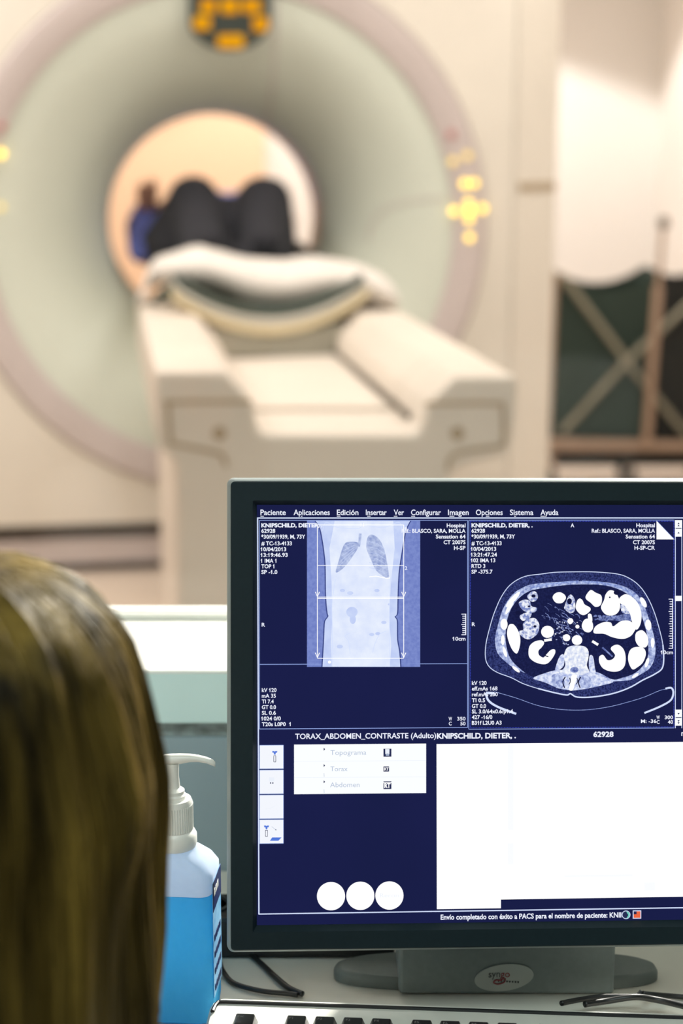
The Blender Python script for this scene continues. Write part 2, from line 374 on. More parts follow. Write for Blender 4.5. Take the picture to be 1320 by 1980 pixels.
PADZ = z_mid + .068
slab([(-.165, zb), (.165, zb)], [(-.2, z_mid + .03), (0, z_mid - .002), (.2, z_mid + .03)], .01, LEN - CT0 + 3.4, M['cgrey'], 'cradle_carriage')

# ------------------------------------------------------------------ blanket on the near end of the cradle
mb = MB()
spine = [(283, 548, 4.78, 17, .06), (305, 528, 4.74, 26, .10), (345, 524, 4.70, 29, .14), (395, 524, 4.66, 40, .18), (440, 536, 4.65, 42, .19), (490, 554, 4.63, 48, .2), (545, 559, 4.63, 48, .2), (600, 552, 4.63, 44, .19), (650, 546, 4.63, 38, .18), (700, 551, 4.63, 38, .17), (740, 566, 4.63, 34, .13), (764, 578, 4.63, 22, .08), (772, 584, 4.63, 8, .03)]
sp = spline([V((a, b, c)) for a, b, c, d, e in spine], 4); rad = spline([V((d, e, 0)) for a, b, c, d, e in spine], 4)
loops = []
for i, (p, r) in enumerate(zip(sp, rad)):
    c = P_t(p.x, p.y, p.z) + AX * (r.y * .8); hz_ = r.x * p.z / FPX; hd = r.y * .8; l = []
    for k in range(28):
        a = 2 * pi * k / 28; ww = 1 + .06 * sin(3 * a + i * .35) + .05 * sin(5 * a - i * .6)
        l.append(c + ZZ * (hz_ * ww * math.copysign(abs(sin(a)) ** .9, sin(a))) + AX * (hd * cos(a)))
    loops.append(l)
mb.loft(loops, None, True, True, True)
bl = mb.build('blanket', M['linen'], None, smooth=True, origin=K(0, PADZ, .25))
tag(bl, 'crumpled white blanket bundled on the near end of the scanner table', 'blanket')
# a loose end hanging down at the left
mb = MB(); rows = []
for i in range(9):
    t = i / 8; rows.append([P_t(296 - 26 * t + 3 * sin(k), 525 + 62 * t, 4.72 + .02 * k) + ZZ * .004 * sin(k * 2 + i) for k in range(8)])
top = [r for r in rows]; bot = [[p - RX * .008 for p in r] for r in rows]
for i in range(8): mb.loft([top[i] + bot[i][::-1], top[i + 1] + bot[i + 1][::-1]], None, True, i == 0, i == 7)
mb.build('hanging_end', M['linen'], bl, smooth=True)
# dark buckled strap under the left end
mb = MB(); mb.tube(spline([P_t(x, y, 4.62) for x, y in ((296, 585), (312, 566), (330, 556), (348, 566), (362, 578))], 5), .012, n=8)
mb.tube([P_t(318, 560, 4.6), P_t(330, 586, 4.6)], .008, n=8)
mb.build('table_strap', M['pad'], tab)

# ================================================================== PEOPLE
def capsules(bones, voxel, name, m, parent, smooth_it=6):
    mb = MB()
    for a, ra, b, rb in bones:
        a, b = V(a), V(b); d = b - a; L = d.length; t = d / L if L > 1e-6 else V((0, 0, 1))
        u = t.orthogonal().normalized(); w = t.cross(u); loops = []; n = 14
        for k in range(1, 6):
            th = pi / 2 * k / 5; loops.append((a - t * ra * cos(th), ra * sin(th)))
        for k in range(0, 5):
            th = pi / 2 * k / 5; loops.append((b + t * rb * sin(th), rb * cos(th)))
        mb.loft([[c + (u * cos(2 * pi * k / n) + w * sin(2 * pi * k / n)) * max(r, 1e-4) for k in range(n)] for c, r in loops], None, True, True, True)
    ob = mb.build(name, m, parent)
    md = ob.modifiers.new('r', 'REMESH'); md.mode = 'VOXEL'; md.voxel_size = voxel
    ms = ob.modifiers.new('s', 'SMOOTH'); ms.iterations = smooth_it; ms.factor = .5
    dg = bpy.context.evaluated_depsgraph_get(); me = bpy.data.meshes.new_from_object(ob.evaluated_get(dg)); ob.modifiers.clear()
    old = ob.data; ob.data = me; bpy.data.meshes.remove(old); me.name = name
    for p in me.polygons: p.use_smooth = True
    me.materials.clear(); me.materials.append(m)
    return ob
def hand(w, d, up, side, curl=.5):                               # bones of a hand: wrist point, pointing direction, back-of-hand normal, side of the thumb
    w, d, up = V(w), V(d).normalized(), V(up).normalized(); s = d.cross(up).normalized() * side
    bones = [(w, .026, w + d * .06 + s * .016, .019), (w, .026, w + d * .06 - s * .02, .017), (w + d * .03, .022, w + d * .075, .018)]
    for k, (o, L) in enumerate(((.030, .070), (.010, .078), (-.010, .072), (-.029, .056))):
        p = w + d * .085 + s * o; a = d
        for j, f in enumerate((.45, .32, .23)):
            a = (a - up * curl * (.35 + .25 * j)).normalized(); q = p + a * L * f; bones.append((p, .0092 - .0008 * j, q, .0084 - .0008 * j)); p = q
    p = w + d * .02 + s * .028; a = (d + s * .9 - up * .2).normalized()
    for L in (.038, .03): q = p + a * L; bones.append((p, .011, q, .0095)); p = q; a = (a + d * .5).normalized()
    return bones
def head_bones(c, f, up):                                        # c: centre of the skull, f: facing, up
    c, f, up = V(c), V(f).normalized(), V(up).normalized(); s = f.cross(up)
    B = [(c - f * .02, .078, c + f * .028 + up * .01, .07), (c + up * .02 - f * .015, .076, c + up * .035 + f * .02, .066),
         (c - up * .05 + f * .035, .055, c - up * .09 + f * .058, .034), (c - up * .085 + f * .06, .026, c - up * .098 + f * .07, .018)]
    B += [(c + f * .09 + up * .0, .010, c + f * .108 - up * .032, .013), (c + f * .1 - up * .034 + s * .009, .009, c + f * .1 - up * .034 - s * .009, .009)]
    B += [(c + f * .094 - up * .058 + s * .018, .007, c + f * .094 - up * .058 - s * .018, .007), (c + f * .092 - up * .068 + s * .014, .008, c + f * .092 - up * .068 - s * .014, .008)]
    B += [(c + f * .088 + up * .02 + s * .018, .009, c + f * .078 + up * .02 + s * .05, .009), (c + f * .088 + up * .02 - s * .018, .009, c + f * .078 + up * .02 - s * .05, .009)]
    for q in (1, -1): B += [(c + s * .078 * q + up * .018, .010, c + s * .08 * q - up * .022, .009)]
    return B
def eyes(c, f, up, parent):
    c, f, up = V(c), V(f).normalized(), V(up).normalized(); s = f.cross(up)
    for q in (1, -1):
        mb = MB(); e = c + f * .082 + s * .032 * q + up * .002
        mb.lathe([(.0, -.011), (.007, -.009), (.011, -.002), (.0095, .005), (.006, .009), (0, .0105)], e, f, 16, M['pump']); mb.lathe([(0, .0098), (.0045, .0095), (.0, .0108)], e, f, 12, M['ink'])
        mb.build('eye', None, parent, smooth=True)

# ---- patient lying in the bore, knees up
KN = [P_t(374, 392, 5.50), P_t(508, 394, 5.50)]
pc = (KN[0] + KN[1]) / 2
def Q(w, z, s): return V((pc.x, pc.y, 0)) + RX * w + ZZ * z + AX * s   # s beyond the knees
pz = PADZ
pat = thing('person', Q(0, pz, .45), 'patient lying in the scanner bore with knees up, dark trousers and blue shirt', 'person')
hip = [Q(-.10, pz + .12, .36), Q(.10, pz + .12, .36)]
ank = [Q(-.085, pz + .065, -.30), Q(.085, pz + .065, -.30)]
chest = Q(0, pz + .13, .78); neck = Q(0, pz + .13, .93); hd_c = Q(0, pz + .135, 1.06)
sh = [Q(-.18, pz + .12, .86), Q(.18, pz + .12, .86)]
el = [Q(-.25, pz + .17, .50), Q(.23, pz + .15, .58)]
wr = [Q(-.25, pz + .195, .34), Q(.19, pz + .17, .40)]
legs = lambda e: [b for k in (0, 1) for b in ((hip[k], .088 + e, KN[k], .062 + e), (KN[k], .06 + e, ank[k], .038 + e))]
torso = lambda e: [(hip[0], .10 + e, hip[1], .10 + e), (Q(0, pz + .125, .38), .115 + e, Q(0, pz + .135, .6), .11 + e), (Q(-.07, pz + .13, .6), .10 + e, Q(-.09, pz + .135, .8), .10 + e), (Q(.07, pz + .13, .6), .10 + e, Q(.09, pz + .135, .8), .10 + e), (sh[0], .055 + e, sh[1], .055 + e)]
arms = lambda e: [b for k in (0, 1) for b in ((sh[k], .05 + e, el[k], .042 + e), (el[k], .04 + e, wr[k], .026 + e))]
bones = legs(0) + torso(0) + arms(0) + [(neck - AX * .05, .05, hd_c - AX * .06, .052)] + head_bones(hd_c, (ZZ - AX * .1), AX)
for k in (0, 1): bones += [(ank[k], .036, ank[k] - AX * .05 + ZZ * .09 + ZZ * -.02, .03), (ank[k] - ZZ * .02, .034, ank[k] - AX * .02 - ZZ * .02, .03)]
bones += hand(wr[0], (wr[0] - el[0]) + ZZ * .1, -AX, 1, .4) + hand(wr[1], -AX, ZZ, -1, .3)
capsules(bones, .008, 'body', M['skin'], pat, 4)
eyes(hd_c, (ZZ - AX * .1), AX, pat)
e = .022
tb = [b for k in (0, 1) for b in ((hip[k], .10 + e, KN[k], .068 + e), (KN[k], .066 + e, ank[k] + ZZ * .01, .05 + e))] + [(hip[0], .11 + e, hip[1], .11 + e)]
tb += [(Q(-.12, pz + .19, -.01), .09, Q(-.235, pz + .09, .06), .065), (Q(-.19, pz + .085, .05), .075, Q(-.17, pz + .10, .3), .09), (Q(-.16, pz + .10, .0), .10, Q(-.06, pz + .14, .0), .11), (Q(-.08, pz + .14, .0), .115, Q(.1, pz + .15, .0), .10), (Q(.1, pz + .08, -.02), .1, Q(.13, pz + .12, .0), .09), (ank[0], .06, ank[1], .06), (Q(-.1, pz + .07, -.1), .08, Q(.12, pz + .07, -.1), .08), (Q(-.17, pz + .09, .12), .05, Q(-.15, pz + .11, .3), .09), (KN[1] + RX * .015 + V((0, 0, .005)), .082, KN[1] - ZZ * .12 + RX * .03, .08), (KN[0] + V((0, 0, -.02)) - RX * .03, .07, KN[0] - ZZ * .13 - RX * .08, .09), (Q(-.05, pz + .12, .02), .09, Q(.05, pz + .12, .02), .09)]
capsules(tb, .012, 'trousers', M['trouser'], pat, 5)
capsules(torso(.014) + [(sh[0], .062, el[0], .056), (sh[1], .062, el[1], .056), (el[0], .056, el[0] + (wr[0] - el[0]) * .75, .045), (Q(-.25, pz + .15, .10), .045, Q(-.15, pz + .20, .16), .045), (Q(-.285, pz + .085, .02), .04, Q(-.265, pz + .15, .3), .06)], .012, 'shirt', M['shirt'], pat, 4)
hb = MB(); hb.lathe([(.0, .0), (.06, .0), (.084, .03), (.088, .07), (.075, .11), (.04, .13), (0, .135)], hd_c + AX * -.0 - ZZ * .0 - AX * .0, AX, 20); hb.build('hair', M['hairp'], pat, smooth=True)

capsules([(ank[k] - AX * .0, .05, ank[k] - AX * .05 + ZZ * .075, .046) for k in (0, 1)] + [(ank[k] - ZZ * .02, .042, ank[k] - AX * .03 - ZZ * .02, .04) for k in (0, 1)], .008, 'socks', M['trouser'], pat, 3)
# ---- operator seated in front of the desk, seen from behind
HT = .86
hc = P_t(-104, 1462, HT)                                          # middle of the head of hair
OPX, OPY = hc.x, hc.y
op = thing('person', V((OPX, OPY - .12, 0)), 'person with long ash-blonde hair in the foreground, watching the monitor from behind', 'person')
crown = P_t(-104, 1060, HT).z
hcen = V((OPX, OPY + .0, crown - .115))
S0 = V((OPX, OPY, 0))
def O(x, y, z): return S0 + V((x, y, z))
pelz = .53
oh = [O(-.1, -.16, pelz), O(.1, -.16, pelz)]; ok = [O(-.13, .27, pelz + .01), O(.13, .27, pelz + .01)]; oa = [O(-.12, .20, .09), O(.12, .20, .09)]
osx = [O(-.17, -.05, .86), O(.17, -.05, .86)]; oe = [O(-.22, -.02, .62), O(.22, -.02, .62)]; ow = [O(-.13, .17, .635), O(.13, .17, .635)]
ot = lambda e: [(oh[0], .11 + e, oh[1], .11 + e), (O(0, -.14, .55), .12 + e, O(0, -.1, .68), .10 + e), (O(-.06, -.1, .66), .09 + e, O(-.08, -.06, .80), .085 + e), (O(.06, -.1, .66), .09 + e, O(.08, -.06, .80), .085 + e), (osx[0], .052 + e, osx[1], .052 + e), (O(-.1, -.045, .87), .05 + e, O(.1, -.045, .87), .05 + e)]
oarm = lambda e: [b for k in (0, 1) for b in ((osx[k], .048 + e, oe[k], .04 + e), (oe[k], .038 + e, ow[k], .025 + e))]
oleg = lambda e: [b for k in (0, 1) for b in ((oh[k], .088 + e, ok[k], .06 + e), (ok[k], .058 + e, oa[k], .036 + e))]
bones = ot(0) + oarm(0) + oleg(0) + [(O(0, -.03, .86), .052, hcen - V((0, .0, .06)), .05)] + head_bones(hcen, (0, 1, -.12), (0, .12, 1))
for k in (0, 1): bones += [(oa[k] - ZZ * .04, .036, O((-.12, .12)[k] * 1.1, .36, .032), .03)]
bones += hand(ow[0], (.12, 1, -.1), (0, 0, 1), 1, .45) + hand(ow[1], (-.12, 1, -.1), (0, 0, 1), -1, .45)
capsules(bones, .007, 'body', M['skin'], op, 4)
eyes(hcen, (0, 1, -.12), (0, .12, 1), op)
capsules(ot(.012) + [(osx[k], .06, oe[k], .052) for k in (0, 1)] + [(oe[k], .05, oe[k] + (ow[k] - oe[k]) * .7, .042) for k in (0, 1)], .011, 'tunic', M['blouse'], op, 4)
capsules([(oh[0], .125, oh[1], .125)] + [b for k in (0, 1) for b in ((oh[k], .10, ok[k], .072), (ok[k], .07, oa[k] + ZZ * .02, .055))], .011, 'trousers', M['blouse'], op, 4)
for k in (0, 1):
    c = O((-.12, .12)[k], .2, 0); mb = MB(); loops = []
    for y, hw, h in ((-.05, .03, .075), (-.02, .036, .09), (.04, .037, .085), (.1, .041, .07), (.16, .043, .055), (.2, .036, .045), (.222, .015, .03)):
        loops.append([c + V((hw * cos(a), y, max(.002, .5 * h + .5 * h * sin(a)))) for a in [2 * pi * j / 16 for j in range(16)]])
    mb.loft(loops, None, True, True, True); mb.build('shoe', M['pump'], op, smooth=True)
# hair: head of hair as a shell with locks, and strands over it
sil = [(1060, 2), (1063, 95), (1073, 163), (1097, 220), (1135, 277), (1181, 319), (1238, 352), (1299, 371), (1379, 389), (1459, 407), (1510, 413), (1581, 409), (1637, 402), (1707, 396), (1800, 396), (1900, 392), (1980, 388), (2080, 384), (2180, 375), (2280, 350)]
hp = [(P_t(-104, y, HT).z, w * HT / FPX) for y, w in sil]
def hair_pt(t, ph, off=0.):
    t = max(0., min(1., t)) * (len(hp) - 1); i = min(int(t), len(hp) - 2); f = t - i
    z = hp[i][0] * (1 - f) + hp[i + 1][0] * f; r = hp[i][1] * (1 - f) + hp[i + 1][1] * f
    lock = .0030 * sin(7 * ph + 2.2 * t * .3) + .0028 * sin(13 * ph - .25 * t + 1) + .0022 * sin(23 * ph + .2 * t)
    low = min(1, max(0, (t - 2) / 8)); r = r + lock * low + off
    x, y = r * sin(ph), -r * cos(ph) * (1.12 if cos(ph) > 0 else 1.0)      # ph = 0 at the back
    return V((OPX + x, OPY + y, z))
mb = MB(); NP = 140; PH0 = radians(132)
loops = []
for i in range(61):
    t = i / 60; op_ph = pi if t < .18 else max(PH0, pi - (t - .18) * 6)
    loops.append([hair_pt(t, -op_ph + 2 * op_ph * k / NP, -.0022) for k in range(NP + 1)])
mb.loft(loops, None, False)
for i in range(2500):
    ph = random.uniform(-1, 1) * PH0; t0 = random.uniform(.0, .13) if random.random() < .8 else random.uniform(.1, .5); t1 = random.uniform(.88, 1)
    off = random.uniform(-.002, .0022); w1 = random.uniform(-.05, .05); r = random.uniform(.00035, .0008); pts = []
    for j in range(20):
        s = j / 19; t = t0 + (t1 - t0) * s
        pts.append(hair_pt(t, ph + w1 * s + .012 * sin(9 * s + i), off + .0008 * sin(7 * s + i * 1.7)))
    mb.tube(pts, r, n=3, cap=False)
ho = mb.build('hair', M['hair'], op, smooth=True)

# chair under the operator
ch = thing('office_chair', V((OPX, OPY - .14, 0)), 'dark swivel chair the blonde person sits on', 'chair')
cc = V((OPX, OPY - .10, 0))
mb = MB(); mb.loft([[cc + V((x * k, y * k, z)) for x, y in ((-.22, -.2), (-.16, -.23), (.16, -.23), (.22, -.2), (.23, .16), (.17, .22), (-.17, .22), (-.23, .16))] for k, z in ((.9, .345), (1, .36), (1, .385), (.93, .398))], None, True, True, True); mb.build('seat', M['chair'], ch, bevel=.01, smooth='auto')
mb = MB(); mb.loft([[cc + V((x * k, -.30 - .03 * (1 - (x / .2) ** 2) + d, .60 + z * k)) for x, z in ((-.19, -.12), (-.12, -.15), (.12, -.15), (.19, -.12), (.2, .12), (.13, .16), (-.13, .16), (-.2, .12))] for k, d in ((.93, -.02), (1, -.01), (1, .01), (.94, .02))], None, True, True, True); mb.build('backrest', M['chair'], ch, smooth='auto')
mb = MB(); mb.tube(spline([cc + V((0, -.1, .335)), cc + V((0, -.3, .34)), cc + V((0, -.36, .42)), cc + V((0, -.34, .58))], 5), .016); mb.build('back_bracket', M['black'], ch)
mb = MB(); mb.lathe([(.03, .07), (.03, .2), (.02, .2), (.02, .345)], cc, n=20); mb.build('column', M['steel'], ch)
for k in range(5):
    a = 2 * pi * k / 5 + .3; d = V((cos(a), sin(a), 0)); mb = MB(); mb.tube([cc + d * .02 + ZZ * .1, cc + d * .27 + ZZ * .075], [.025, .015]); lg = mb.build('leg', M['black'], ch)
    mb = MB(); mb.lathe([(.0, -.012), (.026, -.012), (.028, 0), (.026, .012), (0, .012)], cc + d * .27 + ZZ * .028, V((-sin(a), cos(a), 0)), 18); mb.build('caster', M['black'], lg)

# ================================================================== DESK
DZ = .74
desk = thing('desk', V((.25, 1.18, 0)), 'off-white desk carrying the monitor, keyboard and blue bottle', 'desk')
mb = MB(); mb.box((-1.25, .96, DZ - .03), (1.75, WY + .006, DZ)); mb.build('desktop', M['desk'], desk, bevel=.003)
for x in (-1.23, 1.71): mb = MB(); mb.box((x, .99, 0), (x + .02, 1.36, DZ - .031)); mb.build('side_panel', M['desk'], desk)

# ================================================================== MONITOR
MO = P_t(930, 1385, 1.223); yw = radians(3.05)
EU = CR * cos(yw) + CF * sin(yw); EV = CU.copy(); EN = EU.cross(EV)
def MM(u, v, h): return MO + EU * u + EV * v + EN * h
def S(x, y, h=0.):
    p = P_pl(x, y, MO, EN); return p + EN * h
def uv(x, y): q = S(x, y) - MO; return q.dot(EU), q.dot(EV)
su0, sv1 = uv(496.5, 976); _, sv0 = uv(498, 1789); su1 = su0 + .376
ou0, ov1 = uv(438.5, 923.5); _, ov0 = uv(441, 1842); ou1 = su1 + (su0 - ou0)
mon = thing('computer_monitor', V((.125, 1.19, DZ)), 'wide dark-framed monitor showing body scans and text on blue', 'monitor')
def rl_(u0, u1, v0, v1, r, h, n=5):
    out = []
    for cx_, cy_, a0 in ((u1 - r, v1 - r, 0), (u0 + r, v1 - r, 90), (u0 + r, v0 + r, 180), (u1 - r, v0 + r, 270)):
        for k in range(n + 1): a = radians(a0 + 90 * k / n); out.append(MM(cx_ + r * cos(a), cy_ + r * sin(a), h))
    return out
def inset(d, r, h): return rl_(ou0 + d, ou1 - d, ov0 + d, ov1 - d, r, h)
mb = MB(); mb.loft([inset(.0045, .003, .0035), inset(.0026, .004, .0035), inset(.0004, .005, .0005), inset(0, .005, -.004), inset(0, .005, -.032), inset(.03, .02, -.048), inset(.09, .03, -.066)], None, True, False, True)
mb.build('housing', M['shell'], mon, smooth='auto')
mb = MB(); mb.loft([inset(.0027, .003, .002), inset(.0028, .003, .0055), inset(.0036, .003, .0065), rl_(su0 - .003, su1 + .003, sv0 - .0035, sv1 + .003, .001, .0065), rl_(su0, su1, sv0, sv1, .0003, .0004), rl_(su0, su1, sv0, sv1, .0003, -.002)])
mb.build('bezel', M['bezel'], mon, smooth='auto', angle=20)

E = {}
E['navy'] = emit('screen_navy', (27, 31, 74), 1, (25, 30, 70), 12)
E['line'] = emit('screen_line', (214, 226, 255)); E['line2'] = emit('screen_thin_line', (150, 172, 232))
E['txt'] = emit('screen_text', (236, 240, 255), 1.05); E['white'] = emit('screen_white', (255, 255, 255), 1.1)
E['btn'] = emit('screen_button', (250, 253, 255), 1.02)
E['grey'] = emit('screen_grey_text', (176, 190, 214)); E['faint'] = emit('screen_faint', (236, 242, 252), 1)
E['tile'] = emit('screen_tile', (244, 247, 254), 1.0); E['dkblue'] = emit('screen_icon_navy', (40, 46, 84)); E['blue'] = emit('screen_icon_blue', (84, 122, 220))
E['dot'] = emit('screen_dotted_blue', (60, 74, 190)); E['topobg'] = emit('topogram_field', (126, 142, 206), 1, (112, 128, 196), 400)
E['topobd'] = emit('topogram_edge', (62, 74, 136)); E['topob'] = emit('topogram_body', (234, 241, 255), 1, (218, 228, 253), 110, .3, .7, 4)
E['topob2'] = emit('topogram_soft', (204, 217, 250), 1, (192, 206, 246), 150); E['lung'] = emit('topogram_lung', (198, 210, 240), 1, (140, 156, 206), 330, .3, .7, 4)
E['fat'] = emit('slice_fat', (62, 72, 132), 1, (26, 31, 76), 900, .36, .72, 2); E['peri'] = emit('slice_inner_fat', (34, 40, 88), 1, (24, 28, 68), 700, .4, .8)
E['mus'] = emit('slice_muscle', (206, 218, 250), 1, (96, 112, 178), 420, .3, .66, 4); E['mus2'] = emit('slice_back_muscle', (232, 238, 255), 1, (150, 166, 220), 500, .3, .62, 4)
E['org'] = emit('slice_bright', (255, 255, 255), 1.05); E['bone'] = emit('slice_bone', (250, 252, 255), 1, (190, 202, 236), 500, .3, .6, 4)
E['bowel'] = emit('slice_bowel', (244, 247, 255), 1, (120, 136, 196), 520, .38, .6, 4); E['gas'] = emit('slice_gas', (22, 25, 62)); E['edge'] = emit('slice_outline', (170, 188, 236), 1, (120, 138, 200), 600)
E['panel_tint'] = emit('screen_panel_tint', (248, 250, 255), 1.03); E['teal'] = emit('screen_icon_teal', (110, 210, 190)); E['flag'] = emit('screen_icon_orange', (236, 104, 66)); E['ved'] = emit('slice_vessel_grey', (150, 164, 214), 1, (80, 94, 160), 700)

def kslope(y): return -(y - 990) / 850 * .0138
LAY = .00012
class SB(MB):                                                    # builder for what the screen shows, in photo pixels on the screen plane
    def rect(s, x0, y0, x1, y1, m, l=1, straight=False):
        k0, k1 = (0, 0) if straight else (kslope(y0), kslope(y1))
        s.poly([S(x0, y0, l * LAY), S(x0, y1, l * LAY), S(x1, y1 + (x1 - x0) * k1, l * LAY), S(x1, y0 + (x1 - x0) * k0, l * LAY)], m)
    def frame(s, x0, y0, x1, y1, w, m, l=1):
        k0, k1 = kslope(y0) * (x1 - x0), kslope(y1) * (x1 - x0)
        s.line([(x0, y0), (x1, y0 + k0)], w, m, l); s.line([(x0, y1), (x1, y1 + k1)], w, m, l); s.line([(x0, y0), (x0, y1)], w, m, l); s.line([(x1, y0 + k0), (x1, y1 + k1)], w, m, l)
    def line(s, pts, w, m, l=1, closed=False):
        n = len(pts); L = []; R = []
        for i in range(n):
            a = pts[(i - 1) % n] if closed or i > 0 else pts[i]; b = pts[(i + 1) % n] if closed or i < n - 1 else pts[i]
            dx, dy = b[0] - a[0], b[1] - a[1]; q = sqrt(dx * dx + dy * dy) or 1; nx, ny = -dy / q * w / 2, dx / q * w / 2
            L.append(S(pts[i][0] + nx, pts[i][1] + ny, l * LAY)); R.append(S(pts[i][0] - nx, pts[i][1] - ny, l * LAY))
        for i in range(n if closed else n - 1):
            j = (i + 1) % n; s.poly([L[i], L[j], R[j], R[i]], m)
    def blob(s, pts, m, l=1, n=6, smooth=True):
        if smooth: pts = [(p.x, p.y) for p in spline([V((a, b, 0)) for a, b in pts], n, True)]
        s.poly([S(x, y, l * LAY) for x, y in pts], m)
    def oval(s, x, y, a, b, m, l=1, n=28, rot=0):
        c, q = cos(rot), sin(rot)
        s.poly([S(x + a * cos(t) * c - b * sin(t) * q, y + a * cos(t) * q + b * sin(t) * c, l * LAY) for t in [2 * pi * k / n for k in range(n)]], m)
    def text(s, t, x0, x1, yb, cap, m, l=3, bold=.012, slope=True):
        vs, fs = text_geo(t, bold); mn = min(v[0] for v in vs); mx_ = max(v[0] for v in vs); sx = (x1 - x0) / (mx_ - mn); sy = cap / CAPH; k = kslope(yb) if slope else 0
        Z = lambda v: S(x0 + (v[0] - mn) * sx, yb - v[1] * sy + k * (v[0] - mn) * sx, l * LAY)
        s.add([Z(v) for v in vs], fs, m)
        for i, c in enumerate(t):                                # the figure one has a flag
            if c == '1':
                xr = max(v[0] for v in text_geo(t[:i + 1], bold)[0]) - ONEW - bold
                s.poly([Z(v) for v in ((xr + .05, CAPH + bold), (xr - .03, CAPH - .1), (xr - .15, CAPH - .17), (xr - .15, CAPH - .29 - bold), (xr + .05, CAPH - .16 - bold))], m)
    def done(s, name, parent): return s.build(name, None, parent, tri=True)
mb = MB(); mb.poly([MM(su0 - .001, sv0 - .001, 0), MM(su1 + .001, sv0 - .001, 0), MM(su1 + .001, sv1 + .001, 0), MM(su0 - .001, sv1 + .001, 0)])
scr = mb.build('screen', E['navy'], mon)

# menu bar and window lines
b = SB()
for t, x0, x1 in (('Paciente', 503.3, 552.3), ('Aplicaciones', 567.3, 637.3), ('Edición', 651, 692.7), ('Insertar', 707, 747.3), ('Ver', 761, 780.7), ('Configurar', 794.3, 852), ('Imagen', 865.7, 905.7), ('Opciones', 919.6, 971.4), ('Sistema', 985.4, 1030.7), ('Ayuda', 1044.4, 1078.9)):
    b.text(t, x0, x1, 995.8, 10.2, E['txt'], bold=.014)
for x0, x1 in ((503.3, 510), (581.5, 584.5), (651, 658), (709.5, 716), (761, 768), (794.5, 802), (868.5, 878), (939, 945.5), (993.5, 997), (1044.5, 1053)): b.rect(x0, 997.6, x1, 998.9, E['txt'], 3)
b.done('menu_text', scr)
b = SB()
b.rect(497, 1000.6, 1489, 1002.8, E['line'], 2); b.line([(498, 1001), (500.4, 1767.5)], 2.4, E['line'], 2); b.line([(499.5, 1767.3), (1489, 1752.5)], 2.2, E['line'], 2)
b.frame(501.4, 1006.2, 903.6, 1409.5, 1.2, E['line2'], 2); b.line([(502, 1284.6), (903, 1283.2)], 1.2, E['line2'], 2)
b.line([(906, 1005.8), (1303, 1005.5)], 1.2, E['line2'], 2); b.line([(906, 1005.8), (906, 1410)], 1.2, E['line2'], 2); b.line([(906, 1410), (1303, 1407.5)], 1.2, E['line2'], 2)
for i in range(132):
    x = 908 + i * 3; b.rect(x, 1007, x + 1.6, 1008.6, E['dot'], 2); b.rect(x, 1406.6 - i * .015, x + 1.6, 1408.2 - i * .015, E['dot'], 2)
for i in range(133):
    y = 1008 + i * 3; b.rect(908, y, 909.6, y + 1.6, E['dot'], 2); b.rect(1301.4, y, 1303, y + 1.6, E['dot'], 2)
b.done('window_border', scr)

# topogram
b = SB(); t3 = lambda pts: [(480 + x / 3, 960 + y / 3) for x, y in pts]
b.rect(593.3, 1006.8, 812, 1289.4, E['topobg'], 2, True)
Lb = [(392, 142), (405, 160), (420, 190), (432, 250), (441, 310), (450, 400), (452, 560), (457, 640), (462, 680), (466, 695), (452, 715), (445, 740), (440, 850), (432, 988)]
Rb = [(878, 988), (872, 900), (860, 830), (859, 740), (856, 712), (845, 697), (856, 688), (861, 660), (862, 600), (868, 450), (885, 330), (905, 210), (915, 180), (935, 142)]
sL = [(p.x, p.y) for p in spline([V((x, y, 0)) for x, y in Lb], 3)]; sR = [(p.x, p.y) for p in spline([V((x, y, 0)) for x, y in Rb], 3)]
b.blob(t3([(x - 9, y) for x, y in sL] + [(x + 9, y) for x, y in sR]), E['topobd'], 3, smooth=False)
b.blob(t3([(x - 2, y) for x, y in sL] + [(x + 2, y) for x, y in sR]), E['topob2'], 4, smooth=False)
b.blob(t3([(500, 142), (470, 300), (482, 500), (487, 700), (478, 860), (484, 986), (820, 986), (828, 860), (815, 700), (826, 500), (848, 300), (840, 142)]), E['topob'], 5, smooth=False)
b.blob(t3([(590, 262), (560, 272), (540, 315), (523, 375), (506, 438), (535, 428), (572, 392), (606, 345), (634, 300), (636, 268)]), E['lung'], 6)
b.blob(t3([(688, 246), (706, 222), (735, 228), (765, 258), (788, 310), (803, 380), (813, 470), (775, 458), (738, 425), (708, 360), (684, 300)]), E['lung'], 6)
b.line(t3([(648, 215), (646, 250), (640, 290)]), 5, E['lung'], 6)
for k in range(6): b.line(t3([(700, 262 + 30 * k), (745, 272 + 30 * k), (790, 305 + 28 * k)]), .8, E['topob2'], 7)
for k in range(5): b.line(t3([(530 + 6 * k, 400 - 28 * k), (570 + 6 * k, 360 - 22 * k), (615, 318 - 12 * k)]), .8, E['topob2'], 7)
b.line(t3([(700, 466), (740, 462), (800, 474), (822, 472)]), 1.4, E['white'], 7)
for pts in ([(505, 480), (485, 620), (487, 780), (486, 985)], [(823, 470), (818, 620), (818, 800), (820, 985)], [(430, 200), (450, 150), (520, 180), (640, 185), (660, 150)], [(660, 160), (780, 180), (870, 150), (890, 190)], [(720, 905), (735, 850), (760, 800), (800, 780)], [(590, 910), (580, 840), (560, 810), (590, 790)]):
    b.line(t3([(p.x, p.y) for p in spline([V((x, y, 0)) for x, y in pts], 5)]), 1.1, E['line'], 7)
b.oval(480 + 600 / 3, 960 + 670 / 3, 11, 10, E['topob2'], 6); b.oval(480 + 605 / 3, 960 + 712 / 3, 6, 9, E['topob2'], 6)
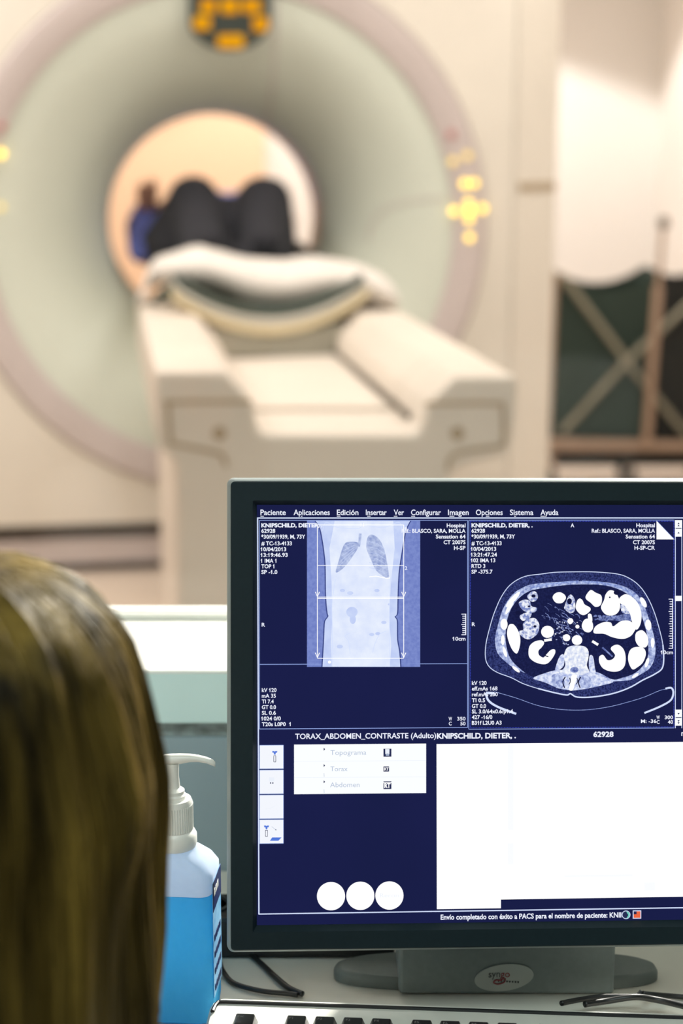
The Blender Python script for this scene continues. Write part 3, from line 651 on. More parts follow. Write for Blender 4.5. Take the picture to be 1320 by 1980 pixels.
for x, y, r in ((545, 545, 5), (590, 560, 6), (745, 545, 5), (820, 625, 4), (785, 730, 5), (715, 800, 5), (750, 795, 5), (530, 870, 6)): b.oval(480 + x / 3, 960 + y / 3, r, r * .6, E['topob2'], 6)
b.oval(480 + 470 / 3, 960 + 960 / 3, 3, 2.8, E['white'], 7)
for x in (400, 900): b.line(t3([(x, 165), (x, 936)]), 1.3, E['white'], 8)
for y in (165, 400, 583, 591, 938): b.line(t3([(400, y), (900, y)]), 1.1, E['white'], 8)
for x in (400, 900):
    for y in (583, 936): b.line(t3([(x - 12, y - 30), (x, y), (x + 12, y - 30)]), 1.5, E['white'], 8)
b.text('1', 783, 786, 960 + 195 / 3, 5.5, E['txt'], 8); b.text('2', 782, 787, 960 + 425 / 3, 6.5, E['txt'], 8); b.text('H', 697, 703, 1018, 6, E['white'], 8)
b.done('topogram_image', scr)

# slice image
b = SB(); kx = 430 / 1320; t2 = lambda pts: [(890 + x * kx, 960 + y * kx) for x, y in pts]
sm = lambda pts, n=6, closed=True: [(p.x, p.y) for p in spline([V((x, y, 0)) for x, y in pts], n, closed)]
body = [(480, 460), (560, 450), (680, 447), (800, 448), (930, 460), (1000, 485), (1060, 530), (1110, 600), (1150, 690), (1180, 790), (1200, 880), (1205, 960), (1195, 1020), (1150, 1055), (1080, 1090), (1000, 1135), (900, 1170), (780, 1190), (690, 1190), (652, 1170), (630, 1178), (560, 1165), (460, 1140), (370, 1110), (300, 1075), (220, 1045), (170, 1010), (148, 960), (150, 880), (170, 790), (200, 690), (245, 590), (300, 520), (380, 475)]
b.blob(t2(body), E['fat'], 2); b.line(t2(sm(body)), 1.5, E['line'], 3, True)
b.line(t2(sm(body[10:23], 6, False)), 2.6, E['line'], 3)
mus = [(430, 520), (560, 508), (700, 503), (850, 508), (960, 530), (1040, 575), (1085, 640), (1115, 720), (1140, 800), (1155, 880), (1150, 960), (1120, 1020), (1060, 1060), (1000, 1090), (880, 1100), (760, 1120), (655, 1150), (560, 1130), (480, 1090), (400, 1055), (320, 1020), (255, 970), (215, 920), (205, 840), (225, 750), (255, 660), (310, 580), (370, 540)]
inn = [(480, 545), (600, 528), (700, 522), (840, 526), (940, 552), (1015, 600), (1058, 670), (1090, 760), (1110, 850), (1112, 940), (1085, 1000), (1030, 1050), (960, 1075), (900, 1085), (800, 1040), (660, 1040), (520, 1050), (430, 1070), (350, 1020), (295, 960), (270, 880), (268, 790), (285, 700), (330, 620), (400, 565)]
b.blob(t2(mus), E['mus'], 4); b.blob(t2(inn), E['peri'], 5)
# back muscles, spine
b.blob(t2([(430, 1078), (500, 1048), (570, 1030), (650, 1030), (720, 1030), (790, 1050), (860, 1075), (905, 1100), (840, 1120), (760, 1138), (680, 1150), (640, 1148), (560, 1125), (490, 1100)]), E['mus2'], 6)
for x in (575, 735): b.blob(t2([(x - 32, 1060), (x, 1055), (x + 34, 1075), (x + 40, 1120), (x + 10, 1140), (x - 30, 1115)]), E['mus'], 7)
b.blob(t2([(590, 945), (612, 940), (612, 1000), (590, 1025), (560, 1040), (570, 990)]), E['mus2'], 6); b.blob(t2([(765, 945), (785, 950), (795, 1010), (800, 1050), (770, 1045), (760, 1000)]), E['mus2'], 6)
b.blob(t2([(625, 905), (650, 888), (690, 884), (735, 890), (757, 915), (757, 960), (748, 1000), (760, 1040), (720, 1060), (690, 1052), (640, 1056), (600, 1045), (560, 1050), (600, 1030), (620, 1000), (612, 950)]), E['bone'], 7)
b.oval(*t2([(674, 1028)])[0], 8, 5.5, E['ved'], 8)
for pts in ([(660, 1060), (650, 1110), (640, 1145), (665, 1148), (680, 1100), (690, 1060)],): b.blob(t2(pts), E['org'], 8)
for x0 in (620, 712): b.line(t2(sm([(x0, 1070), (x0 - 14, 1100), (x0 - 4, 1135)], 5, False)), 2.2, E['gas'], 8)
for x0 in (645, 688): b.line(t2(sm([(x0, 1075), (x0 + 6, 1095), (x0 - 4, 1115)], 5, False)), 1.6, E['gas'], 8)
# organs
org = [
 [(545, 600), (560, 575), (590, 568), (618, 585), (620, 610), (600, 632), (565, 630)],
 [(705, 605), (690, 620), (682, 660), (700, 690), (730, 704), (765, 682), (768, 660), (735, 640), (722, 615)],
 [(742, 590), (770, 555), (800, 570), (835, 590), (832, 640), (800, 655), (770, 630), (745, 610)],
 [(860, 580), (885, 556), (920, 570), (945, 630), (938, 680), (905, 705), (860, 700), (832, 660), (850, 615)],
 [(940, 605), (975, 580), (1015, 595), (1055, 640), (1072, 700), (1065, 760), (1040, 790), (1015, 740), (1005, 700), (975, 650), (948, 635)],
 [(800, 770), (850, 745), (890, 748), (905, 770), (950, 740), (1000, 738), (1040, 770), (1030, 800), (1005, 830), (960, 845), (900, 835), (850, 815), (790, 810)],
 [(730, 735), (755, 725), (780, 745), (785, 780), (765, 805), (735, 800), (718, 770)],
 [(755, 700), (775, 700), (780, 740), (760, 745)],
 [(655, 722), (668, 740), (650, 758), (632, 740)],
 [(1050, 800), (1080, 795), (1108, 830), (1112, 870), (1095, 895), (1060, 890), (1038, 860), (1036, 820)],
 [(1010, 905), (1045, 892), (1085, 900), (1098, 935), (1080, 985), (1045, 1015), (1018, 1025), (996, 985), (994, 940)],
 [(285, 765), (310, 757), (335, 785), (352, 830), (352, 880), (335, 930), (310, 915), (288, 870), (275, 815)],
 [(410, 885), (440, 860), (480, 853), (495, 870), (480, 895), (462, 915), (465, 940), (490, 955), (510, 935), (535, 910), (558, 908), (560, 930), (540, 965), (515, 990), (485, 995), (440, 982), (408, 955), (402, 920)],
 [(890, 905), (905, 885), (935, 880), (965, 905), (978, 950), (972, 1005), (940, 1035), (890, 1038), (845, 1020), (822, 985), (822, 950), (845, 940), (870, 970), (900, 965), (915, 940)],
]
for o_pts in org: b.blob(t2(o_pts), E['org'], 7)
for x, y, r in ((515, 803, 38), (628, 838, 22), (690, 852, 31), (650, 738, 17), (692, 772, 12), (600, 600, 24)): b.oval(*t2([(x, y)])[0], r * kx, r * kx * .95, E['org'], 7)
for o_pts in ([(345, 630), (380, 612), (410, 620), (420, 650), (452, 662), (440, 685), (395, 688), (360, 665)], [(395, 590), (420, 565), (445, 565), (458, 590), (450, 615), (425, 625), (405, 612)], [(350, 710), (385, 690), (420, 690), (410, 720), (370, 738)],
 [(400, 728), (440, 722), (465, 755), (462, 800), (440, 830), (400, 848), (360, 828), (345, 800), (372, 790), (370, 755)], [(620, 640), (640, 590), (660, 585), (678, 620), (675, 680), (645, 690), (615, 665)], [(950, 640), (990, 640), (1008, 690), (960, 690)]):
    b.blob(t2(o_pts), E['bowel'], 6)
b.blob(t2([(1005, 690), (1012, 735), (985, 740), (960, 742), (900, 735), (820, 735), (840, 710), (900, 712), (960, 700)]), E['ved'], 5)
for x, y, a, bb in ((432, 590, 13, 9), (840, 565, 24, 18), (925, 570, 18, 14), (645, 622, 14, 18), (440, 770, 9, 7), (352, 765, 16, 12), (405, 652, 8, 5), (884, 598, 5, 5), (340, 690, 16, 12)): b.oval(*t2([(x, y)])[0], a * kx, bb * kx, E['gas'], 8)
b.line(t2(sm([(500, 930), (515, 900), (500, 940), (520, 950)], 4, False)), 2, E['gas'], 8); b.line(t2([(840, 895), (900, 950)]), 3, E['ved'], 8); b.line(t2([(780, 858), (815, 880)]), 5, E['org'], 7); b.line(t2([(495, 855), (540, 848)]), 5, E['org'], 7)
# mesentery texture: fine vessels
rv = random.Random(5)
for i in range(70):
    x, y = rv.uniform(480, 720), rv.uniform(620, 830); a = rv.uniform(.2, 1.2); L_ = rv.uniform(10, 40)
    if abs(x - 600) + abs(y - 740) > 210: continue
    b.line(t2(sm([(x, y), (x + cos(a) * L_ * .5 + 4, y + sin(a) * L_ * .5), (x + cos(a) * L_, y + sin(a) * L_)], 3, False)), rv.uniform(.5, 1.6), E['ved'], 6)
for i in range(26):
    x, y = rv.uniform(790, 940), rv.uniform(705, 740); b.oval(*t2([(x, y)])[0], rv.uniform(1, 3.4), rv.uniform(.8, 2), E['ved'], 6)
for i in range(24): b.oval(*t2([(rv.uniform(560, 700), rv.uniform(740, 880))])[0], rv.uniform(.8, 2.6), rv.uniform(.8, 2), E['bowel'], 6)
# ribs and bright rim spots
for x, y, a, bb, r in ((257, 758, 21, 33, 0), (1112, 762, 18, 33, -.1), (1083, 628, 14, 34, -.5), (250, 852, 11, 30, 0), (262, 922, 10, 32, -.3), (328, 1025, 9, 28, -.9), (1138, 868, 11, 30, 0), (1105, 985, 10, 30, .3), (1035, 1062, 8, 24, 1.0), (310, 610, 14, 60, .75), (290, 655, 11, 50, .5)): b.oval(*t2([(x, y)])[0], a * kx, bb * kx, E['org'], 8, rot=r)
b.line(t2(sm([(420, 540), (520, 520), (640, 508), (700, 504)], 5, False)), 3.6, E['edge'], 6); b.line(t2(sm([(720, 504), (850, 514), (960, 545), (1030, 590)], 5, False)), 3.6, E['edge'], 6)
# scanner bed under the body
b.line(t2(sm([(200, 1158), (330, 1196), (450, 1238), (560, 1260), (680, 1268), (790, 1262), (900, 1244), (1000, 1218), (1090, 1190), (1180, 1152), (1232, 1140)], 6, False)), 1.0, E['edge'], 3)
b.line(t2(sm([(150, 1165), (165, 1210), (220, 1248), (330, 1290)], 6, False)), 4.2, E['line'], 3); b.line(t2([(150, 1165), (200, 1168)]), 5, E['line'], 3)
b.line(t2(sm([(1215, 1140), (1250, 1136), (1262, 1165), (1245, 1210), (1180, 1248), (1090, 1285)], 6, False)), 3.6, E['line'], 3)
b.done('slice_image', scr)

# annotation text
T = E['txt']; cap = 7.2
b = SB()
for t, x1, yb, bo in (('KNIPSCHILD, DIETER, .', 623, 1019.3, .03), ('62928', 532, 1030, .012), ('*30/09/1939, M, 73Y', 590, 1041.3, .012), ('# TC-13-4133', 564, 1054.3, .012), ('10/04/2013', 553, 1065.6, .012), ('13:19:46.93', 556, 1076.6, .012), ('1 IMA 1', 534, 1087.8, .012), ('TOP 1', 530, 1098.6, .012), ('SP -1.0', 536, 1109.6, .012)): b.text(t, 505, x1, yb, cap, T, 9, bo + .012)
b.done('patient_details', scr); b = SB()
for t, x1, yb in (('kV 120', 534.3, 1337.7), ('mA 35', 533, 1348.7), ('TI 7.4', 529, 1359.7), ('GT 0.0', 533.3, 1370.7), ('SL 0.6', 533.3, 1381.7), ('1024 0/0', 542.7, 1392.7), ('T20s L0P0  1', 561.7, 1403.7)): b.text(t, 506, x1, yb, cap, T, 9, .022)
b.done('scan_settings', scr); b = SB()
for t, x0, yb in (('Hospital', 863, 1019.5), ('Ref.: BLASCO, SARA, MOLLA', 776, 1030), ('Sensation 64', 842, 1041), ('CT 2007S', 857, 1052), ('H-SP', 877, 1063)): b.text(t, x0, 899.3, yb, cap, T, 9, .022)
b.done('hospital_details', scr); b = SB()
b.text('R', 505.7, 512.3, 1211.3, 7, T, 9, .02); b.done('side_marker', scr); b = SB()
sb_ = SB(); sb_.text('10cm', 875.7, 899.3, 1238.3, 7, T, 9, .02)
b.text('W', 866.7, 873.3, 1392.7, 6.6, T, 9, .02); b.text('350', 883.3, 899.3, 1392.7, 6.6, T, 9, .02); b.text('C', 867, 872.6, 1402, 6.6, T, 9, .02); b.text('50', 889.3, 899.3, 1402, 6.6, T, 9, .02)
b.done('window_level', scr); b = sb_
b.rect(899, 1186.7, 900.8, 1227.7, T, 3)
for i in range(11): b.rect(891.7 if i % 5 == 0 else 893.5, 1186.7 + i * 3.98, 900, 1188.2 + i * 3.98, T, 3)
b.done('scale_bar', scr)
b = SB()
for t, x1, yb, bo in (('KNIPSCHILD, DIETER, .', 1029, 1019.3, .03), ('62928', 937, 1029.8, .012), ('*30/09/1939, M, 73Y', 995, 1041, .012), ('# TC-13-4133', 969, 1054, .012), ('10/04/2013', 958.5, 1065, .012), ('13:21:47.24', 960, 1076, .012), ('102 IMA 13', 956.8, 1087, .012), ('RTD 3', 937.5, 1098, .012), ('SP -375.7', 951.6, 1109, .012)): b.text(t, 910.8, x1, yb, cap, T, 9, bo + .012)
b.done('patient_details', scr); b = SB()
for t, x1, yb in (('kV 120', 940, 1324), ('eff.mAs 168', 961, 1334.8), ('ref.mAs 200', 961.5, 1346), ('TI 0.5', 937, 1357.4), ('GT 0.0', 939, 1368.5), ('SL 3.0/64x0.6/p1.4', 991, 1379), ('427 -16/0', 951, 1390), ('B31f L2U0 A3', 969, 1401)): b.text(t, 911.5, x1, yb, cap, T, 9, .022)
b.done('scan_settings', scr); b = SB()
for t, x0, yb in (('Hospital', 1229, 1019.3), ('Ref.: BLASCO, SARA, MOLLA', 1143, 1029.8), ('Sensation 64', 1208.6, 1041), ('CT 2007S', 1222.6, 1052), ('H-SP-CR', 1225.5, 1062.8)): b.text(t, x0, 1265, yb, cap, T, 9, .022)
b.done('hospital_details', scr); b = SB()
b.text('A', 1102.4, 1109.2, 1019.3, 7.2, T, 9, .02); b.done('side_marker', scr); b = SB()
b.text('R', 911.5, 918, 1210.5, 7, T, 9, .02); b.done('side_marker', scr); b = SB()
sb_ = SB(); sb_.text('10cm', 1277.6, 1300, 1264.6, 7, T, 9, .02)
b.text('W', 1268, 1274.4, 1390, 6.6, T, 9, .02); b.text('300', 1284, 1300, 1390, 6.6, T, 9, .02); b.text('C', 1268.5, 1274, 1399, 6.6, T, 9, .02); b.text('40', 1290, 1300, 1399, 6.6, T, 9, .02); b.text('M: -36', 1238, 1268, 1397.5, 6.6, T, 9, .02)
b.done('window_level', scr); b = sb_
b.rect(1298.9, 1157.7, 1300.5, 1254, T, 3)
for i in range(21): b.rect(1292 if i % 5 == 0 else 1294, 1157.7 + i * 4.76, 1300, 1159.2 + i * 4.76, T, 3)
b.done('scale_bar', scr); b = SB()
b.poly([S(1268.5, 1007, 4 * LAY), S(1268.5, 1043, 4 * LAY), S(1303, 1043, 4 * LAY)], E['white'])
b.line([(1268.5, 1007), (1303, 1043)], 1.0, E['line2'], 4)
b.done('corner_triangle', scr)
# scroll bar
b = SB(); b.line([(1305, 1006), (1305, 1408)], 1.4, E['line'], 3); b.line([(1317.4, 1006), (1317.4, 1408)], 1.4, E['line'], 3)
b.rect(1304, 1005.6, 1318, 1021, E['btn'], 4); b.rect(1304, 1022.5, 1318, 1037.5, E['btn'], 4); b.rect(1304, 1152, 1318, 1162, E['btn'], 4); b.rect(1304, 1372, 1318, 1386.5, E['btn'], 4); b.rect(1304, 1388, 1318, 1403, E['btn'], 4)
for y, d in ((1012, -1), (1016, -1), (1030, -1), (1380, 1), (1394, 1), (1398, 1)): b.poly([S(1308.8, y - d * 1.5, 5 * LAY), S(1313.2, y - d * 1.5, 5 * LAY), S(1311, y + d * 1.6, 5 * LAY)], E['dkblue'])
b.frame(1322, 1006, 1486, 1404, 1.2, E['line2'], 2)
b.done('scroll_bar', scr)
# lower half
for t, x0, x1, yb, cp_, bo in (('TORAX_ABDOMEN_CONTRASTE (Adulto)', 570.4, 842.7, 1428.8, 10, .016), ('KNIPSCHILD, DIETER, .', 844.3, 997, 1428, 10, .034), ('62928', 1146.6, 1185.6, 1424.6, 9.6, .034), ('n', 1316.5, 1322, 1422.5, 9.6, .03)):
    b = SB(); b.text(t, x0, x1, yb, cp_, T, 3, bo); b.done('title_text', scr)
for i, (y0, y1) in enumerate(((1441, 1486.4), (1489, 1535), (1537.3, 1583), (1585, 1631))):
    b = SB(); b.rect(501.8, y0, 547.8, y1, E['tile'], 2); b.frame(501.8, y0, 547.8, y1, .8, E['line2'], 3)
    k = y0 - 1390
    if i in (0, 3):
        cx_ = 531 if i == 0 else 515; yy = y0 + 11
        b.blob([(cx_ - 5, yy), (cx_ - 1.5, yy), (cx_, yy + 1), (cx_ + 1.5, yy), (cx_ + 5, yy), (cx_ + 4, yy + 3.6), (cx_ + 2, yy + 3.2), (cx_ + 1.5, yy + 7), (cx_ - 1.5, yy + 7), (cx_ - 2, yy + 3.2), (cx_ - 4, yy + 3.6)], E['blue'], 4, smooth=False)
        b.frame(cx_ - 2, yy + 9, cx_ + 2, yy + 21, 1, E['dkblue'], 4)
        if i == 3:
            b.blob([(526, 1619), (544, 1619), (538, 1625.5), (521.5, 1625.5)], E['blue'], 4, smooth=False); b.line([(525, 1598), (533.5, 1604.5)], .7, E['grey'], 4); b.poly([S(534, 1605.5, 4 * LAY), S(531.5, 1604.6, 4 * LAY), S(533.6, 1602.6, 4 * LAY)], E['dkblue'])
    if i == 1: b.oval(523, 1513.8, 1.3, 1.3, E['dkblue'], 4); b.oval(527.4, 1513.8, 1.3, 1.3, E['dkblue'], 4); b.rect(520, 1503, 530, 1511, E['faint'], 3)
    if i == 2: b.line([(513, 1564), (524, 1562), (531, 1558)], .8, E['faint'], 3)
    b.done('tool_button', scr)
b = SB(); b.rect(568.3, 1439.6, 823.5, 1535.6, E['btn'], 2)
b.text('Topograma', 638.5, 707.8, 1459.6, 9.2, E['grey'], 4, -.004); b.text('Torax', 638.5, 671.5, 1491, 9.2, E['grey'], 4, -.004); b.text('Abdomen', 638, 694.8, 1522, 9.2, E['grey'], 4, -.004)
for y in (1472, 1503.5): b.line([(568.3, y), (823.5, y - 1.6)], .7, E['faint'], 3)
for y in (1448.5, 1480, 1511.5): b.poly([S(625.4, y - 3, 4 * LAY), S(625.4, y + 3, 4 * LAY), S(628.4, y, 4 * LAY)], E['dkblue'])
for y in (1499, 1530): b.line([(626, y - 4), (626.5, y + 3)], .8, E['grey'], 3)
b.rect(741, 1447.6, 756.3, 1463, E['dkblue'], 4); b.blob([(744.4, 1448), (752.6, 1448), (752.4, 1458), (749, 1457), (744.6, 1458)], E['faint'], 5, smooth=False); b.rect(745.5, 1458, 752, 1461, E['grey'], 5)
b.rect(741, 1481.8, 751.8, 1491.8, E['dkblue'], 4); b.text('RT', 742.4, 750.8, 1489.5, 5.4, E['white'], 5, .03)
b.rect(741, 1510.6, 756.3, 1525.6, E['dkblue'], 4); b.text('RT', 742.6, 754.6, 1523, 8.4, E['white'], 5, .04); b.rect(741, 1512.5, 756.3, 1514, E['white'], 5)
b.done('task_list', scr)
b = SB(); b.poly([S(x, y, 2 * LAY) for x, y in ((843.6, 1438.6), (844.2, 1757.8), (968, 1756), (968, 1739.2), (1489, 1731), (1489, 1433))], E['white'])
b.rect(981, 1440, 992, 1605, E['panel_tint'], 3); b.rect(981, 1630, 992, 1671, E['panel_tint'], 3); b.rect(1090, 1692, 1222, 1696, E['panel_tint'], 3); b.rect(1245, 1706, 1266, 1722, E['panel_tint'], 3)
b.done('report_panel', scr)
for x, y, t in ((639.7, 1732.7, ''), (696.4, 1732, ''), (752.6, 1731.4, 'Recon')):
    b = SB(); b.oval(x, y, 27.2, 27.4, E['white'], 2, 48)
    if t: b.text(t, 734.5, 770.5, 1735.3, 8.4, E['faint'], 4, 0)
    b.done('round_button', scr)
b = SB(); b.text('Envío completado con éxito a PACS para el nombre de paciente: KNII', 851.5, 1200.5, 1778, 9.4, T, 3, .026)
b.oval(1209.7, 1768.6, 8.4, 8.2, E['line'], 3); b.oval(1209.7, 1768.6, 7.0, 6.9, E['dkblue'], 4)
b.blob([(1209.7, 1761.8), (1213.5, 1763), (1216.4, 1767), (1216, 1771), (1213, 1774.6), (1210.2, 1775.4), (1214, 1769)], E['teal'], 5, smooth=False)
b.rect(1222.7, 1760.2, 1239, 1776.2, E['line'], 3); b.rect(1224.3, 1761.8, 1237.4, 1774.6, E['flag'], 4); b.rect(1224.3, 1761.8, 1230, 1767.6, E['dkblue'], 5)
b.done('status_text', scr)

# stand: neck with badge, base
NY = 1.181
na = P_y(771, 1900, NY); nb = P_y(1188, 1900, NY)
mb = MB(); mb.loft([[V((na.x, NY, z)), V((nb.x, NY, z)), V((nb.x - .004, NY + .045, z)), V((na.x - .0012, NY + .045, z))] for z in (DZ + .0006, .90)], None, True, True, True)
mb.box((na.x + .03, NY + .02, .89), (nb.x - .03, NY + .05, 1.0))
nk = mb.build('neck', M['stand'], mon, bevel=.003, seg=3, smooth='auto')
mb = MB(); bx, by = .119, NY + .029
ol = [(bx + .125 * math.copysign(abs(cos(a)) ** .75, cos(a)), by + .024 * math.copysign(abs(sin(a)) ** .75, sin(a))) for a in [2 * pi * k / 64 for k in range(64)]]
mb.loft([[V((bx + (x - bx) * k, by + (y - by) * k, z)) for x, y in ol] for k, z in ((1, DZ + .0005), (1, DZ + .006), (.985, DZ + .009), (.95, DZ + .0105))], None, True, True, True)
mb.build('base', M['stand2'], mon, smooth='auto')
def NK(x, y, o=.0006): p = P_y(x, y, NY); return p + V((0, -o, 0))
mb = MB(); ov = [(974 + 57 * cos(a) + 3 * sin(a), 1889 - 26 * sin(a) - 4.5 * cos(a)) for a in [2 * pi * k / 48 for k in range(48)]]
mb.prism([NK(x, y, .0012) for x, y in ov], (0, .0012, 0)); bd = mb.build('badge', M['oval'], nk)
def neck_text(t, x0, x1, yb, cap, m, slope=0., bold=.0, name='badge_text'):
    vs, fs_ = text_geo(t, bold); mn = min(v[0] for v in vs); mx_ = max(v[0] for v in vs); sx = (x1 - x0) / (mx_ - mn); sy = cap / CAPH
    m_ = MB(); m_.add([NK(x0 + (v[0] - mn) * sx, yb - v[1] * sy + slope * (v[0] - mn) * sx, .0016) for v in vs], fs_, m); return m_
m1 = neck_text('syn', 944, 966, 1888, 13, M['ink'], -.03); m2 = neck_text('go', 966.5, 985, 1888, 13, M['red'], -.03)
m1.add(m2.v, m2.f, M['red'])
cv = [NK(x, y, .0017) for x, y in ((974, 1888), (968, 1893), (958, 1893), (954, 1898), (962, 1901), (974, 1897), (976, 1890))]
m1.tube(spline(cv, 5), .0005, M['red'], 6)
for i in range(8):
    x = 962 + i * 5.4; m1.prism([NK(x, 1893.6 + .3 * i, .0018), NK(x + 2.6, 1893.6 + .3 * i, .0018), NK(x + 2.6, 1896.4 + .3 * i, .0018), NK(x, 1896.4 + .3 * i, .0018)], (0, .0004, 0), M['ink'])
m1.build('badge_lettering', None, bd)

# ================================================================== KEYBOARD
KZ = DZ + .025
k0 = P_z(408, 1926, KZ); k1 = P_z(1320, 1957, KZ); kd = (k1 - k0); kd.z = 0; kd.normalize(); kn = V((kd.y, -kd.x, 0))
KL, KDEP = .405, .15
kb = thing('keyboard', V((k0.x + kd.x * KL / 2, k0.y + kd.y * KL / 2 - .07, DZ)), 'white keyboard with black keys on the desk below the monitor', 'keyboard')
def KB(x, y, z): return V((k0.x, k0.y, DZ)) + kd * x + kn * y + ZZ * (z - (y / KDEP) * .012 * (1 if z > .01 else 0))
mb = MB(); lp = lambda d, z: [KB(x, y, z) for x, y in ((d, d + .006), (d + .006, d), (KL - d - .006, d), (KL - d, d + .006), (KL - d, KDEP - d - .004), (KL - d - .004, KDEP - d), (d + .004, KDEP - d), (d, KDEP - d - .004))]
mb.loft([lp(.002, .0005), lp(0, .006), lp(0, .019), lp(.003, .025), lp(.006, .026)], None, True, True, True); mb.build('case', M['kb'], kb, smooth='auto', angle=25)
mb = MB(); gy = .0092
mb.tube(spline([KB(.004, gy + .012, .0262), KB(.006, gy + .002, .0264), KB(.012, gy, .0264), KB(.05, gy, .0264), KB(KL - .006, gy, .0264)], 4), .0016, n=8); mb.build('groove', M['black'], kb)
KP = .0199
def key_mesh(wd):
    m_ = MB(); h = .0195; a, t_ = wd / 2 - .0012, wd / 2 - .0036
    m_.loft([[(-a, -.0085, 0), (a, -.0085, 0), (a, .0085, 0), (-a, .0085, 0)], [(-a, -.0085, .002), (a, -.0085, .002), (a, .0085, .002), (-a, .0085, .002)], [(-t_, -.0066, .0088), (t_, -.0066, .0088), (t_, .0062, .0094), (-t_, .0062, .0094)]], None, True, True, True)
    return m_
proto = {}
rot = math.atan2(kd.y, kd.x)
def add_key(xc, yc, wd=KP, legend=None):
    w_ = round(wd, 5)
    if w_ not in proto:
        o = key_mesh(wd).build('key', M['key'], kb, bevel=.0008, origin=(0, 0, 0)); o['_o'] = tuple(kb.location); proto[w_] = o
    else:
        o = proto[w_].copy(); COL.objects.link(o); o.parent = kb
    o.location = KB(xc, yc, .0245) - kb.location; o.rotation_euler = (0, 0, rot)
    if legend:
        vs, fs_ = text_geo(legend, .0); m_ = MB(); sc_ = .0036
        m_.add([(-.0052 + v[0] * sc_, .0012 + v[1] * sc_, .00925 + (v[1]) * .00018) for v in vs], fs_, M['legend'])
        l_ = m_.build('legend', M['legend'], None, tri=True); l_.parent = o; del l_['_o']
ey = .0395; x0k = .0265
px_x = lambda px: (P_z(px, 1972, KZ + .008) - k0).dot(kd)
ex = px_x(470); f1 = px_x(571)
add_key(ex, ey, KP, 'Esc')
for i in range(12): add_key(f1 + KP * i + (KP * .42) * (i // 4), ey, KP, 'F%d' % (i + 1))
for i in range(3): add_key(f1 + KP * (13.55 + i), ey)
for r in range(5):
    yy = ey + .0262 + r * .0196; xs = ex - KP / 2
    rows_ = ([1] * 13 + [2], [1.5] + [1] * 12 + [1.5], [1.75] + [1] * 11 + [2.25], [1.25] + [1] * 11 + [2.75], [1.25] * 3 + [6.25] + [1.25] * 4)[r]
    for w_ in rows_: add_key(xs + KP * w_ / 2, yy, KP * w_); xs += KP * w_
    if r < 2 or r == 4:
        for i in range(3): add_key(f1 + KP * (13.55 + i), yy)
    if r == 3: add_key(f1 + KP * 14.55, yy)

# ================================================================== SANITISER BOTTLE
bc = P_z(345, 1956, DZ); BT = bc.y
def bz(y): return P_y(345, y, bc.y).z
bot_ = thing('pump_bottle', V((bc.x, bc.y, DZ)), 'clear pump bottle half full of bright blue liquid, left of the monitor', 'bottle')
tpx = bc.y / ray(345, 1750).y / FPX                                # metres per photo pixel there
BH = 83 * tpx; ROT = radians(-5)
def sq(hw, hd, r, z, n=6):
    out = []
    for sx, sy, a0 in ((1, 1, 0), (-1, 1, 90), (-1, -1, 180), (1, -1, 270)):
        for k in range(n + 1):
            a = radians(a0 + 90 * k / n); x = sx * (hw - r) + r * cos(a); y = sy * (hd - r) + r * sin(a)
            out.append(V((bc.x + x * cos(ROT) - y * sin(ROT), bc.y + x * sin(ROT) + y * cos(ROT), z)))
    return out
hw = BH / (cos(ROT) + abs(sin(ROT)) * .72) * 1.0; hd = hw * .8
zs = bz(1677); zn = bz(1637); zl = bz(1708)
bm_ = bpy.data.materials.new('frosted_clear_plastic'); bm_.use_nodes = True; nt = bm_.node_tree; nt.nodes.clear()
o_ = nt.nodes.new('ShaderNodeOutputMaterial'); df = nt.nodes.new('ShaderNodeBsdfDiffuse'); tl = nt.nodes.new('ShaderNodeBsdfTranslucent'); mx = nt.nodes.new('ShaderNodeMixShader'); mx.inputs['Fac'].default_value = .5
nz = nt.nodes.new('ShaderNodeTexNoise'); nz.inputs['Scale'].default_value = 8; cr = nt.nodes.new('ShaderNodeValToRGB'); cr.color_ramp.elements[0].color = lin((216, 226, 240)); cr.color_ramp.elements[1].color = lin((226, 234, 246))
nt.links.new(nz.outputs['Fac'], cr.inputs['Fac']); nt.links.new(cr.outputs[0], df.inputs['Color']); nt.links.new(cr.outputs[0], tl.inputs['Color'])
nt.links.new(df.outputs[0], mx.inputs[1]); nt.links.new(tl.outputs[0], mx.inputs[2]); nt.links.new(mx.outputs[0], o_.inputs['Surface'])
rn = .0152
def rloop(r, z): return [V((bc.x + r * cos(ROT + a), bc.y + r * sin(ROT + a), z)) for a in [radians(a0 + 90 * k / 6) * 1.0 for a0 in (0, 90, 180, 270) for k in range(7)]]
mb = MB(); mb.loft([sq(hw - .0016, hd - .0016, .008, zl + .0004), sq(hw, hd, .009, zl + .0006), sq(hw, hd, .009, zs), sq(hw - .004, hd - .004, .010, zs + .008), sq(rn * 1.25, rn * 1.2, .012, zn - .003), sq(rn, rn, rn - .0001, zn + .001), sq(rn, rn, rn - .0001, bz(1622))], None, True, False, False)
mb.build('bottle_body', bm_, bot_, smooth='auto', angle=50)
lq = bpy.data.materials.new('blue_liquid'); lq.use_nodes = True; nt = lq.node_tree; nt.nodes.clear()
o_ = nt.nodes.new('ShaderNodeOutputMaterial'); df = nt.nodes.new('ShaderNodeBsdfDiffuse'); tl = nt.nodes.new('ShaderNodeBsdfTranslucent'); mx = nt.nodes.new('ShaderNodeMixShader'); mx.inputs['Fac'].default_value = .55
nz = nt.nodes.new('ShaderNodeTexNoise'); nz.inputs['Scale'].default_value = 12; cr = nt.nodes.new('ShaderNodeValToRGB'); cr.color_ramp.elements[0].color = lin((96, 198, 240)); cr.color_ramp.elements[1].color = lin((110, 206, 244))
